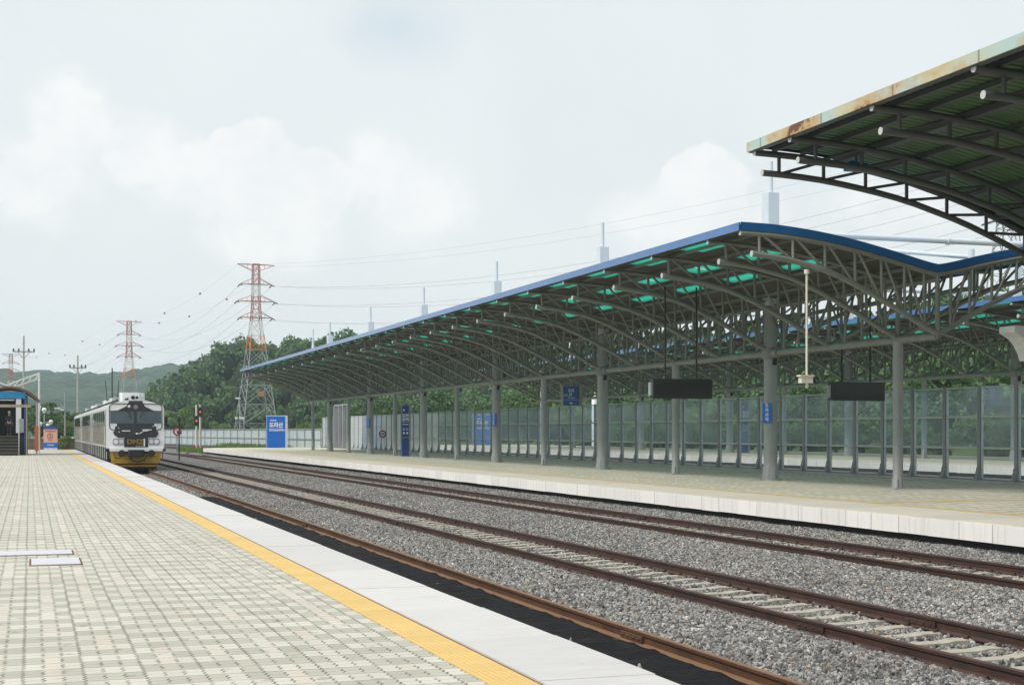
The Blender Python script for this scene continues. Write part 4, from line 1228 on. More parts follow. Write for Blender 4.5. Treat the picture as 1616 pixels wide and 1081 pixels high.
box_sign(46.5, 61.0, 3.55, 'blue box sign hung behind the glass fence near the right edge', 2.9)
def post_sign(y, label):
    t = thing('post_sign', label, 'name plate', (PXC - .25, y, 0), 0)
    mb = MB(); mb.box(-.02, 0, -.17, .17, 2.0, 2.68); mb.box(0, .03, -.1, .1, 2.1, 2.2); mb.box(0, .03, -.1, .1, 2.5, 2.6); mb.build('plate', M['signblue'], t)
    for k, ch in enumerate('도라산역'):
        lettering(ch, .15, M['letter'], t, (-.026, 0, 2.6 - k * .165), rot=(R(90), 0, R(-90)), bold=.004)
    t.rotation_euler = (0, 0, R(32)); t.location = (PXC - .235 * math.cos(R(32)), y - .235 * math.sin(R(32)), 0)
post_sign(THICK[0], 'narrow blue name plate on the nearest thick post')
post_sign(THICK[2], 'narrow blue name plate on the third thick post, left of the far displays')
post_sign(THICK[4], 'narrow blue name plate on a far thick post near the ringed red sign')
def round_sign(name, x, y, z, h, r, label, face_y, half=False, pole=M['galv'], txt=None):
    t = thing(name, label, 'round sign', (x, y, z))
    mb = MB(); mb.disc_y(0, h, r, -.03, 0, 28, r * .62); mb.build('red_ring', M['red'], t)
    mb = MB(); mb.disc_y(0, h, r * .62, -.02, -.004, 28); mb.build('white_disc', M['letter'], t)
    if txt: lettering(txt, r * .62, M['black'], t, (0, -.026, h), bold=.006)
    mb = MB()
    if name == 'speed_sign':
        for s in (-1, 1): mb.tube([(s * .2, .02, 0), (s * .1, .02, h - r * .6)], .02, 7)
    else: mb.tube([(0, .04, 0), (0, .04, h + r * .5)], .035, 8)
    mb.build('pole', pole, t)
    return t
round_sign('speed_sign', 28.4, 118., 0, 1.5, .33, 'round red-ringed sign on thin legs in front of the glass fence', 0, txt='60')
t = round_sign('stop_sign', 12.3, 128., -.55, 2.25, .38, 'round red and white sign on a pole between the tracks by the train', 0)
mb = MB(); mb.prism_y([(-.05, 2.1), (.16, 2.25), (-.05, 2.4)], -.034, -.024); mb.build('arrow', M['red'], t)
t = thing('marker_post', 'dark thin marker post with small bands between the tracks right of the train', 'post', (11.0, 113., -.55))
mb = MB(); mb.tube([(0, 0, 0), (0, 0, 3.4)], .05, 8); mb.build('pole', M['under'], t)
mb = MB()
for z in (2.1, 2.6, 3.1): mb.box(-.14, .14, -.06, .06, z, z + .1)
mb.build('bands', M['under'], t)
# ---- the two signals
def signal(x, y, h, hz, label):
    t = thing('railway_signal', label, 'railway signal', (x, y, -.6), 0, 'signals beyond the platform end')
    mb = MB(); mb.tube([(0, 0, 0), (0, 0, h)], .09, 10); mb.build('pole', M['cream'], t)
    mb = MB(); pts = [(.26 * math.cos(a), hz + (.32 if math.sin(a) > 0 else -.32) + .26 * math.sin(a)) for a in [2 * math.pi * k / 20 for k in range(20)]]
    mb.prism_y(pts, -.2, -.14); mb.box(-.16, .16, -.139, .05, hz - .45, hz + .45); mb.build('head', M['black'], t)
    for dz, lit in ((.32, False), (0., True), (-.32, False)):
        mb = MB(); mb.disc_y(0, hz + dz, .11, -.23, -.2, 16); mb.build('lamp', M['redlamp'] if lit else M['glass_dk'], t)
    mb = MB(); mb.box(-.2, .2, -.2, .2, 0, .35); mb.build('base', M['concrete'], t)
    for dx in (-.3,):
        mb = MB(); mb.box(dx - .14, dx + .14, -.3, -.05, .45, .75); mb.build('number_plate', M['red'], t)
    mb = MB(); mb.box(.1, .16, -.05, .05, .5, hz - .5); mb.build('ladder_bar', M['galv'], t)
signal(17.75, 163., 5.3, 3.5, 'lower of two white-poled signals showing red, left pole')
signal(18.5, 166., 5.35, 4.55, 'taller-headed of two white-poled signals showing red, right pole')
# ---- steel plates let into the paving
for (x0, x1, ya, yb, lab) in ((.02, .62, 19.0, 19.95, 'square pale steel plate set in the paving'), (-.95, .56, 20.6, 21.3, 'long pale steel plate cut off by the left edge of the picture')):
    t = thing('access_plate', lab, 'access plate', (0, 0, 0))
    mb = MB(); mb.bbox(x0, x1, ya, yb, .002, .016, .01); mb.build('plate', M['plate'], t)
    mb = MB(); e = .025
    mb.box(x0 - e, x1 + e, ya - e, ya - .003, -.01, .006); mb.box(x0 - e, x1 + e, yb + .003, yb + e, -.01, .006)
    mb.box(x0 - e, x0 - .003, ya - .003, yb + .003, -.01, .006); mb.box(x1 + .003, x1 + e, ya - .003, yb + .003, -.01, .006); mb.build('frame', M['gap'], t)
# ------------------------------------------------------------------ the train (x across, y along, z above rail; front faces -y)
def make_train():
    t = thing('train', 'white railcar with charcoal face and yellow skirt standing at the near platform', 'train', (5.64, 82.5, -.5))
    hw = 1.56
    def section(inset=0.):
        w = hw - inset; p = [(-w, 1.3), (-w, 3.45)]
        for a in np.linspace(0, math.pi / 2, 5): p.append((-w + .32 - .32 * math.cos(a), 3.45 + .3 * math.sin(a)))
        for x in (-.8, -.4, 0, .4, .8): p.append((x, 3.75 + .24 * (1 - (x / 1.24) ** 2)))
        for a in np.linspace(math.pi / 2, 0, 5): p.append((w - .32 + .32 * math.cos(a), 3.45 + .3 * math.sin(a)))
        p += [(w, 3.45), (w, 1.3)]
        return p
    L = 20.2
    for c in range(3):
        y0 = c * (L + .7)
        mb = MB(); mb.prism_y(section(), y0 + (.35 if c == 0 else 0), y0 + L); body = mb.build('car_body', M['train_grey'], t)
        # mural film, windows, doors on both sides
        for s in (-1, 1):
            x = s * (hw + .004)
            mb = MB(); mb.box(min(x, x + s * .012), max(x, x + s * .012), y0 + 1.2, y0 + L - .6, 1.45, 2.62); mb.build('mural', M['mural'], body)
            mb = MB(); xx = s * (hw + .006)
            for k in range(6):
                ya = y0 + 3.0 + k * 2.5
                mb.box(min(xx, xx + s * .02), max(xx, xx + s * .02), ya, ya + 1.7, 2.64, 3.38)
            mb.build('side_windows', M['glass_dk'], body)
            for ya in (y0 + 1.3, y0 + L - 1.9):
                mb = MB(); mb.box(min(xx, xx + s * .024), max(xx, xx + s * .024), ya, ya + .9, 1.5, 3.42); d = mb.build('side_door', M['train_grey'], body)
                mb = MB(); mb.box(min(xx, xx + s * .03), max(xx, xx + s * .03), ya + .2, ya + .7, 2.5, 3.2); mb.build('door_window', M['glass_dk'], d)
            mb = MB(); mb.box(min(x, x + s * .02), max(x, x + s * .02), y0 + .4, y0 + L - .1, 3.44, 3.5); mb.build('gutter', M['train_white'], body)
        # roof gear
        for (ya, yb, zz, w) in ((1.5, 4.2, .42, .62), (6.5, 9.5, .3, .8), (12, 14.8, .36, .7), (16.5, 18.5, .26, .5)):
            mb = MB(); mb.bbox(-w, w, y0 + ya, y0 + yb, 3.9, 3.98 + zz, .08); mb.build('roof_unit', M['train_white'] if zz > .35 else M['galv'], body)
        mb = MB()
        for xx in (-.95, .95): mb.tube([(xx, y0 + 1, 3.96), (xx, y0 + L - 1, 3.96)], .06, 7)
        mb.build('roof_conduit', M['under'], body)
        # underframe with boxes, skirts between openings
        mb = MB(); mb.box(-1.2, 1.2, y0 + .6, y0 + L - .2, .62, 1.3)
        for k in range(5): mb.box(-1.42, 1.42, y0 + 4.6 + k * 2.4, y0 + 6.2 + k * 2.4, .45, 1.25)
        mb.build('underframe', M['under'], body)
        mb = MB()
        for s in (-1, 1):
            for k in range(9):
                ya = y0 + .5 + k * 2.42; x = s * (hw - .03)
                mb.box(min(x, x + s * .03), max(x, x + s * .03), ya, ya + .35, .62, 1.3)
        mb.build('side_skirt', M['train_grey'], body)
        for yb in (2.9, L - 2.9):
            mb = MB(); mb.box(-1.1, 1.1, y0 + yb - 1.5, y0 + yb + 1.5, .35, .75)
            for s in (-1, 1): mb.box(s * 1.0 - .12, s * 1.0 + .12, y0 + yb - 1.7, y0 + yb + 1.7, .3, .6)
            bg = mb.build('bogie', M['under'], t)
            for ax in (-1.05, 1.05):
                mb = MB()
                for s in (-1, 1): mb.tube([(s * .67, y0 + yb + ax, .43), (s * .80, y0 + yb + ax, .43)], .43, 24)
                mb.tube([(-.7, y0 + yb + ax, .43), (.7, y0 + yb + ax, .43)], .08, 8); mb.build('wheelset', M['under'], bg)
        if c < 2:
            mb = MB(); mb.box(-1.3, 1.3, y0 + L, y0 + L + .7, 1.3, 3.6); mb.build('gangway', M['rubber'], t)
    # ---- cab front: shallow white shell with layered panels
    def layer(name, pts, y0, y1, mt, par=t):
        mb = MB(); mb.prism_y(pts, y0, y1); return mb.build(name, mt, par)
    cab = layer('cab_front', section(), .02, .35, M['train_white'])
    sec2 = section(); lay = layer('cab_lower_panel', [(-hw - .004, 1.26), (hw + .004, 1.26), (hw + .004, 1.9), (-hw - .004, 1.9)], .012, .3, M['train_white'])
    def rrect(x0, x1, z0, z1, r, n=6):
        p = []
        for (cx, cz, a0) in ((x1 - r, z1 - r, 0), (x0 + r, z1 - r, 90), (x0 + r, z0 + r, 180), (x1 - r, z0 + r, 270)):
            for k in range(n + 1):
                a = R(a0 + 90 * k / n); p.append((cx + r * math.cos(a), cz + r * math.sin(a)))
        return p
    def crown(p, k=.1):
        return [(x, z + (k * (1 - (x / 1.5) ** 2) if z > 3.2 else 0)) for x, z in p]
    outer = crown(rrect(-1.44, 1.46, 2.28, 3.74, .22, 8)); inner = crown(rrect(-1.40, 1.42, 2.32, 3.70, .19, 8))
    n = len(outer); mb = MB(); vs = [(x, -.004, z) for x, z in outer] + [(x, -.004, z) for x, z in inner] + [(x, .03, z) for x, z in outer] + [(x, .03, z) for x, z in inner]
    mb.add(vs, [(i, (i + 1) % n, n + (i + 1) % n, n + i) for i in range(n)] + [(i, 2 * n + i, 2 * n + (i + 1) % n, (i + 1) % n) for i in range(n)] + [(n + i, n + (i + 1) % n, 3 * n + (i + 1) % n, 3 * n + i) for i in range(n)])
    mb.build('window_surround', M['black'], cab)
    layer('brow_panel', [(-1.4, 3.32), (1.42, 3.32), (1.42, 3.36), (.98, 3.38), (.5, 3.62), (.4, 3.8), (.36, 3.93), (-.36, 3.93), (-.4, 3.8), (-.5, 3.62), (-.98, 3.38), (-1.4, 3.36)], -.012, .03, M['mask'], cab)
    for s in (-1, 1):
        a, b = (-1.37, -.09) if s < 0 else (.07, 1.39)
        layer('windscreen', [(a, 2.66), (b, 2.66), (b, 3.33), (a, 3.33)], -.006, .03, M['glass'], cab)
    layer('windscreen_pillar', [(-.09, 2.3), (.07, 2.3), (.07, 3.33), (-.09, 3.33)], -.016, .03, M['mask'], cab)
    layer('sill_mask', [(-1.12, 2.66), (-1.12, 2.28), (-1.22, 2.18), (-1.15, 2.0), (-1.02, 1.92), (-.95, 1.86), (1.08, 1.86), (1.15, 1.92), (1.24, 2.05), (1.22, 2.2), (1.12, 2.28), (1.12, 2.66)], -.014, .03, M['mask'], cab)
    for gx, gz, gw in ((-.9, 2.18, .03), (-.52, 2.24, .22), (.62, 2.3, .25), (.05, 2.1, .05), (.95, 2.5, .025), (-.93, 2.4, .025)):
        mb = MB(); mb.box(gx - gw, gx + gw, -.03, -.014, gz - .025, gz + .025); mb.build('grab_handle', M['train_white'], cab)
    mb = MB(); mb.tube([(.02, -.03, 2.06), (.25, -.04, 2.1), (.42, -.04, 2.22), (.7, -.035, 2.25)], .02, 6); mb.build('air_pipe', M['train_white'], cab)
    for s in (-1, 1):
        mb = MB(); mb.tube([(s * .5, -.03, 3.42), (s * .3, -.05, 3.15), (s * .24, -.05, 2.9)], .022, 6); mb.build('wiper', M['black'], cab)
    layer('marker_lamp', [(-1.15, 2.5), (-1.02, 2.5), (-1.02, 2.64), (-1.15, 2.64)], -.024, -.0145, M['letter'], cab)
    layer('marker_lamp', [(1.02, 2.5), (1.15, 2.5), (1.15, 2.64), (1.02, 2.64)], -.024, -.0145, M['letter'], cab)
    mb = MB(); mb.disc_y(0, 3.58, .115, -.026, -.0125, 20, .085); mb.disc_y(0, 3.58, .055, -.024, -.0125, 14); mb.build('emblem', M['galv'], cab)
    mb = MB(); mb.disc_y(-.36, 3.62, .075, -.024, -.0125, 14); mb.build('brow_lamp', M['letter'], cab)
    # headlights
    for cx in (-.93, 1.0):
        mb = MB(); mb.prism_y(rrect(cx - .31, cx + .31, 1.45, 1.82, .1), -.03, .012); h = mb.build('headlight', M['galv'], t)
        for k in (-1, 1):
            mb = MB(); mb.disc_y(cx + .145 * k, 1.635, .125, -.045, -.0305, 18, .1); mb.disc_y(cx + .145 * k, 1.635, .1, -.04, -.0305, 18); mb.build('lamp', M['chrome'] if k * cx < 0 else M['letter'], h)
    pan = layer('nameplate_panel', [(-.62, 1.32), (.68, 1.32), (.68, 1.86), (-.62, 1.86)], -.022, .01, M['black'])
    lettering('DMZ', .37, M['gold'], pan, (-.03, -.03, 1.62), bold=.016, sx=1.12)
    mb = MB(); mb.box(.43, .51, -.028, -.0225, 1.38, 1.8); mb.build('white_bar', M['letter'], pan)
    mb = MB(); mb.box(.0, .42, -.028, -.0225, 1.36, 1.42); mb.build('gold_line', M['gold'], pan)
    # bumper bar, couplers, skirt
    layer('bumper_bar', [(-1.4, 1.1), (1.46, 1.1), (1.5, 1.27), (-1.44, 1.27)], -.12, .3, M['train_white'])
    mb = MB(); mb.box(-1.62, -1.42, -.1, .2, 1.08, 1.24); mb.box(1.48, 1.64, -.1, .2, 1.08, 1.24); mb.build('end_step', M['black'], t)
    mb = MB(); mb.bbox(-.42, .44, -.55, .1, .80, 1.18, .06); mb.box(-.2, .22, -.75, -.5, .78, 1.1); mb.box(-.9, .95, -.14, -.02, .98, 1.09); mb.build('coupler', M['rubber'], t)
    for cx in (-.78, .82):
        mb = MB(); mb.tube([(cx, -.5, 1.0), (cx, .1, 1.0)], .15, 14); mb.tube([(cx, -.56, .98), (cx, -.5, .98)], .2, 16); mb.build('buffer', M['rubber'], t)
    mb = MB(); mb.tube([(-.35, -.4, .85), (-.2, -.5, .6), (.1, -.52, .5), (.45, -.45, .62), (.6, -.3, .9)], .035, 7); mb.tube([(-1.2, -.15, 1.05), (-1.1, -.3, .7), (-.8, -.3, .75)], .025, 7); mb.build('air_hose', M['rubber'], t)
    mb = MB(); vs = []
    mb.prism_y([(-1.38, 1.1), (-1.30, .42), (-1.16, .40), (1.2, .40), (1.30, .46), (1.42, 1.1)], -.04, .12); mb.build('skirt', M['amber'], t)
    mb = MB(); mb.prism_y([(-1.18, .40), (-1.05, .22), (1.1, .22), (1.2, .40)], .02, .1); mb.build('pilot_edge', M['amber'], t)
    mb = MB(); mb.box(-1.16, 1.18, -.05, .0, .35, .42); mb.build('skirt_gap', M['black'], t)
    mb = MB(); mb.box(-1.1, 1.15, .12, .5, .1, .4); mb.build('rail_guard', M['under'], t)
    mb = MB(); mb.bbox(-.80, .32, .5, 1.7, 3.86, 4.4, .1); au = mb.build('roof_unit', M['train_white'], t)
    for (cx, cz, r) in ((-.12, 4.12, .11), (.1, 4.12, .08), (-.42, 4.03, .06), (-.52, 4.02, .05)):
        mb = MB(); mb.tube([(cx, .38, cz), (cx, .52, cz)], [r, r * .8], 14); mb.build('horn', M['black'], au)
    mb = MB(); mb.box(1.57, 1.78, .3, .38, 2.55, 3.05); mb.tube([(1.55, .34, 2.9), (1.65, .34, 2.9)], .02, 6); mb.build('mirror', M['black'], t)
make_train()
# ------------------------------------------------------------------ entrance shelter at the left, with steps and a person
def shelter():
    t = thing('entrance_shelter', 'shelter with brown arched roof, blue header and dark steps at the left edge', 'shelter', (-1.4, 109, 0))
    rr = 2.72; mb = MB(); n = 24; vs = []
    a0 = math.asin(2.12 / rr)
    for r_ in (rr, rr - .16):
        for y in (-.6, 6.):
            for k in range(n + 1):
                a = -a0 + 2 * a0 * k / n; vs.append((r_ * math.sin(a), y, 4.95 - rr + r_ * math.cos(a)))
    m = n + 1
    fs = [(k, k + 1, m + k + 1, m + k) for k in range(n)] + [(2 * m + k, 3 * m + k, 3 * m + k + 1, 2 * m + k + 1) for k in range(n)]
    fs += [(k, 2 * m + k, 2 * m + k + 1, k + 1) for k in range(n)] + [(m + k, m + k + 1, 3 * m + k + 1, 3 * m + k) for k in range(n)] + [(0, m, 3 * m, 2 * m), (n, 2 * m + n, 3 * m + n, m + n)]
    mb.add(vs, fs); mb.build('arched_roof', M['brownroof'], t)
    mb = MB(); mb.bbox(-1.75, 1.12, -.35, -.2, 4.08, 4.58, .03); mb.build('header_band', M['cyan'], t)
    mb = MB(); mb.box(-1.7, 1.1, -.19, 5.6, 4.1, 4.3); mb.build('ceiling', M['frame_dk'], t)
    mb = MB(); mb.box(.46, .82, -.3, .0, 1.6, 4.06); mb.build('white_panel', M['white'], t)
    mb = MB(); mb.bbox(.66, 1.0, -.5, -.31, 1.62, 2.62, .02); mb.build('notice_box', M['galv'], t)
    mb = MB(); mb.box(1.12, 1.28, -.35, 5.6, .0, 4.3); mb.box(-1.9, -1.75, -.35, 5.6, 0, 4.3); mb.build('side_wall', M['glass_dk'], t)
    mb = MB(); mb.box(1.02, 1.14, -.42, -.28, 0, 4.08); mb.build('blue_jamb', M['signblue2'], t)
    mb = MB(); mb.box(-1.7, 1.1, 5.3, 5.5, 0, 4.1); mb.build('back_wall', M['black'], t)
    mb = MB()
    for k in range(6): mb.box(-1.75, .62, -2.2 + k * .3, -.35, k * .23, (k + 1) * .23 - .012)
    mb.box(-1.75, 1.1, -.35, 5.3, 0, 1.38); mb.build('steps', M['under'], t)
    mb = MB()
    for k in range(6): mb.box(-1.74, .61, -2.215 + k * .3, -2.10 + k * .3, (k + 1) * .23 - .045, (k + 1) * .23 - .004)
    mb.build('step_nosing', M['wall'], t)
    mb = MB(); mb.tube([(.68, -2.2, 0), (.68, -2.2, 1.2), (.68, -.5, 2.5), (.68, -.5, 1.4)], .035, 8); mb.build('handrail', M['galv'], t)
    mb = MB(); mb.box(-1.85, 1.5, -2.0, -1.9, 3.42, 3.62); mb.bar((1.2, -1.95, 0), (1.2, -1.95, 3.42), .07); mb.bar((-1.8, -1.95, 0), (-1.8, -1.95, 3.42), .07); mb.build('cross_beam', M['wood'], t)
    mb = MB(); mb.tube([(-1.2, -.2, 3.9), (-.6, -.2, 3.98), (.35, -.2, 3.98)], .05, 8); mb.build('lamp_tube', M['letter'], t)
    for x in (1.88,):
        mb = MB(); mb.box(x - .06, x + .06, -.36, -.24, .0, 3.95); mb.build('roof_post', M['galv'], t)
        mb = MB(); mb.box(x - .14, x + .14, -.46, -.14, .3, 2.1); mb.build('post_wrap', M['orange'], t)
    mb = MB(); mb.tube([(1.95, -.3, 3.8), (2.15, -.3, 3.5), (2.0, -.3, 3.05)], .05, 8); mb.build('downpipe', M['letter'], t)
    return t
shelter()
t = thing('white_frame', 'white mast with sloping white roof trusses rising behind the brown arched shelter', 'roof frame', (-1.4, 117, 0))
mb = MB(); mb.lathe([(.08, 0), (.07, 6.3)], 2.1, 0, 12); mb.build('mast', M['white'], t)
mb = MB(); mb.bar((2.1, 0, 6.25), (-.3, 0, 5.3), .12); mb.bar((2.1, .4, 5.85), (-.2, .4, 5.0), .12); mb.bar((-.3, 0, 5.3), (-3.5, 0, 6.4), .12); mb.bar((-.2, .4, 5.), (-3.5, .4, 5.9), .12)
for k in range(5): mb.bar((2.1 - k * .5, 0, 6.25 - k * .2), (1.8 - k * .5, .4, 5.75 - k * .18), .06)
mb.build('truss', M['white'], t)

def skin_mesh(name, pts, edges, radii, mt, parent, sub=2):
    me = bpy.data.meshes.new(name); me.from_pydata(pts, edges, []); me.materials.append(mt)
    o = link(name, me, parent)
    sk = o.modifiers.new('skin', 'SKIN'); ss = o.modifiers.new('sub', 'SUBSURF'); ss.levels = sub; ss.render_levels = sub
    sk.use_smooth_shade = True
    for i, r_ in enumerate(radii):
        v = me.skin_vertices[0].data[i]; v.radius = r_ if isinstance(r_, tuple) else (r_, r_)
    me.skin_vertices[0].data[0].use_root = True
    return o
def person():
    t = thing('person', 'person in dark clothes and a light cap standing at the top of the shelter steps', 'person', (-1.4, 109.1, 1.39))
    # pelvis, spine, neck, head; arms hang with the forearms a little forward
    P = [(0, 0, .95), (0, 0, 1.15), (0, 0, 1.36), (0, -.01, 1.48), (0, -.02, 1.56), (0, -.03, 1.64), (0, -.02, 1.72),
         (.17, 0, 1.40), (.22, .01, 1.13), (.23, -.08, .90), (-.17, 0, 1.40), (-.22, .01, 1.13), (-.23, -.08, .90),
         (.09, 0, .88), (.10, -.02, .50), (.10, .02, .09), (.10, -.12, .04), (-.09, 0, .88), (-.10, -.02, .50), (-.10, .02, .09), (-.10, -.12, .04)]
    E = [(0, 1), (1, 2), (2, 3), (3, 4), (4, 5), (5, 6), (2, 7), (7, 8), (8, 9), (2, 10), (10, 11), (11, 12), (0, 13), (13, 14), (14, 15), (15, 16), (0, 17), (17, 18), (18, 19), (19, 20)]
    Rr = [(.15, .1), (.14, .1), (.15, .1), .055, .075, .09, .07, .055, .043, .03, .055, .043, .03, .08, .055, .04, .035, .08, .055, .04, .035]
    skin_mesh('body', P, E, Rr, M['skin'], t)
    J = [0, 1, 2, 3, 7, 8, 9, 10, 11, 12]
    jp = [(0, 0, .93), (0, 0, 1.15), (0, 0, 1.37), (0, -.005, 1.45), (.175, 0, 1.41), (.225, .01, 1.13), (.235, -.075, .93), (-.175, 0, 1.41), (-.225, .01, 1.13), (-.235, -.075, .93)]
    skin_mesh('jacket', jp, [(0, 1), (1, 2), (2, 3), (2, 4), (4, 5), (5, 6), (2, 7), (7, 8), (8, 9)], [(.17, .12), (.16, .115), (.17, .12), .07, .075, .058, .045, .075, .058, .045], M['navy'], t)
    skin_mesh('trousers', [(0, 0, .97), (.09, 0, .86), (.10, -.02, .5), (.10, .02, .1), (-.09, 0, .86), (-.10, -.02, .5), (-.10, .02, .1)], [(0, 1), (1, 2), (2, 3), (0, 4), (4, 5), (5, 6)], [(.16, .115), .095, .072, .06, .095, .072, .06], M['black'], t)
    for s in (-1, 1):
        mb = MB(); mb.sphere((s * .1, -.07, .04), .055, 10, 7, .85, 2.2, .8); mb.build('shoe', M['black'], t)
        # hand: palm, four fingers, thumb
        b = (s * .235, -.09, .88); hb = skin_mesh('hand', [b, (b[0], b[1] - .012, b[2] - .07)], [(0, 1)], [(.02, .038), (.016, .042)], M['skin'], t, 1)
        for k, ln in enumerate((.062, .072, .068, .052)):
            y = b[1] - .04 + k * .02; z = b[2] - .085
            skin_mesh('finger', [(b[0], y, z), (b[0] - s * .004, y, z - ln * .5), (b[0] - s * .016, y - .003, z - ln)], [(0, 1), (1, 2)], [.0088, .008, .0066], M['skin'], hb, 1)
        skin_mesh('thumb', [(b[0], b[1] - .03, b[2] - .03), (b[0] - s * .012, b[1] - .055, b[2] - .06), (b[0] - s * .016, b[1] - .06, b[2] - .085)], [(0, 1), (1, 2)], [.011, .009, .0075], M['skin'], hb, 1)
    for s in (-1, 1):
        mb = MB(); mb.sphere((s * .034, -.112, 1.66), .011, 8, 6); mb.build('eye', M['black'], t)
        mb = MB(); mb.sphere((s * .092, -.02, 1.64), .026, 8, 6, .4, .8, 1.2); mb.build('ear', M['skin'], t)
    mb = MB(); mb.sphere((0, -.122, 1.63), .016, 8, 6, .8, 1.1, 1.5); mb.build('nose', M['skin'], t)
    mb = MB(); mb.sphere((0, -.106, 1.585), .02, 8, 6, 1.2, .5, .3); mb.build('mouth', M['red'], t)
    mb = MB(); mb.sphere((0, -.02, 1.72), .105, 14, 8, .95, 1.05, .75); mb.build('cap', M['cream'], t)
    mb = MB(); mb.prism_z([(-.075, -.1), (.075, -.1), (.06, -.19), (0, -.205), (-.06, -.19)], 1.70, 1.712); mb.build('cap_peak', M['cream'], t)
    mb = MB(); mb.sphere((0, .02, 1.66), .095, 12, 8, .95, .9, 1.05); mb.build('hair', M['black'], t)
person()
# ---- prohibition notice at the end of the near platform
def notice():
    t = thing('notice_board', 'salmon notice board with prohibition ring and blue header at the end of the near platform', 'notice board', (1.85, 140.2, 0))
    mb = MB(); mb.box(-.62, .62, 0, .1, .1, 2.2); mb.build('board', M['pinkpanel'], t)
    mb = MB(); mb.box(-.64, .64, -.012, .11, 1.92, 2.22); mb.build('header', M['signblue2'], t)
    mb = MB(); mb.box(-.64, .64, -.012, .11, .2, .66); mb.build('footer', M['signblue'], t)
    mb = MB(); mb.box(-.6, .6, -.1, .2, 0, .1); mb.build('foot', M['letter'], t)
    mb = MB(); mb.disc_y(-.05, 1.28, .26, -.012, -.001, 28, .2); mb.bar((-.21, -.006, 1.44), (.12, -.006, 1.12), .05, .011); mb.build('prohibition_ring', M['red'], t)
    mb = MB(); mb.sphere((-.05, -.006, 1.4), .04, 8, 6, 1, .2, 1); mb.bar((-.05, -.005, 1.37), (-.02, -.005, 1.25), .06, .009); mb.bar((-.02, -.005, 1.25), (-.1, -.005, 1.14), .04, .009); mb.bar((-.02, -.005, 1.25), (.05, -.005, 1.14), .04, .009); mb.build('walking_figure', M['black'], t)
    lettering('무단횡단금지', .17, M['red'], t, (0, -.006, 1.72), bold=.004); lettering('출입금지', .12, M['red'], t, (0, -.006, .88)); lettering('KORAIL', .17, M['letter'], t, (0, -.02, .43), bold=.006)
notice()
mb = MB()
for k in range(8): mb.box(-14 + k * 2.5, -11.53 + k * 2.5, 142.3, 142.55, -.7, .95)
mb.box(-14, 6, 142.25, 142.6, .95, 1.05)
for x in (-9, -4, 0, 3.2): mb.box(x - .06, x + .06, 142.2, 142.3, -.5, 1.3)
tag(mb.build('end_wall', M['wall']), 'low brown block wall closing the end of the near platform', 'wall')
# lamp mast with three white heads
t = thing('lamp_mast', 'short mast carrying several white lamp heads above the notice board', 'lamp post', (1.4, 152, 0))
mb = MB(); mb.tube([(0, 0, -.7), (0, 0, 3.9)], .06, 8); mb.tube([(-.55, 0, 2.5), (.75, 0, 2.7)], .05, 8); mb.build('pole', M['galv'], t)
for (x, z, r_) in ((0, 3.9, .25), (-.35, 2.5, .2), (.65, 2.7, .22), (.35, 2.35, .2), (-.6, 1.3, .2)):
    mb = MB(); mb.sphere((x, -.05, z), r_, 12, 8, 1, .9, .9); mb.lathe([(r_ * .5, z - r_ * 1.3), (r_ * .7, z - r_ * .7)], x, -.05, 10); mb.build('lamp_head', M['letter'], t)
t = thing('lamp_post', 'pale double-headed lamp post left of the train, before the far ridge', 'lamp post', (3.7, 165, -.7))
mb = MB(); mb.tube([(0, 0, 0), (0, 0, 6.8)], .08, 8); mb.tube([(-.9, 0, 5.0), (0, 0, 5.1), (.2, 0, 5.1)], .05, 8); mb.build('pole', M['galv'], t)
mb = MB(); mb.bbox(-1.1, -.5, -.15, .15, 4.9, 5.05, .03); mb.bbox(-.5, -.1, -.15, .15, 4.75, 4.9, .03); mb.build('lamp_head', M['letter'], t)
# floodlight post near the pylon foot, behind the low fence
t = thing('floodlight_post', 'grey floodlight post behind the low fence beside the lattice pylon', 'lamp post', (27.2, 196, -.7))
mb = MB(); mb.tube([(0, 0, 0), (0, 0, 6.9)], .09, 8); mb.tube([(-.55, 0, 4.2), (.4, 0, 4.2)], .05, 8); mb.build('pole', M['galv'], t)
mb = MB(); mb.bbox(-.55, .05, -.2, .2, 6.85, 7.05, .04); mb.build('lamp_head', M['letter'], t)
for x in (-.5, .1, .4):
    mb = MB(); mb.bbox(x - .17, x + .17, -.2, 0, 4.1, 4.4, .04); mb.build('floodlight', M['letter'], t)
t = thing('lamp_post', 'slim grey lamp post rising behind the clear fence among the trees', 'lamp post', (55., 152, -.7))
mb = MB(); mb.tube([(0, 0, 0), (0, 0, 7.3)], .08, 8); mb.tube([(0, 0, 7.2), (.4, 0, 7.6), (1., 0, 7.7)], .05, 8); mb.build('pole', M['galv'], t)
mb = MB(); mb.bbox(.7, 1.3, -.15, .15, 7.6, 7.75, .04); mb.build('lamp_head', M['letter'], t)
mb = MB(); mb.lathe([(.28, -.7), (.28, 5.8), (.2, 5.9)], 57.5, 142, 14)
tag(mb.build('vent_pipe', M['white']), 'thick white upright pipe in front of the trees beyond the clear fence', 'pipe')

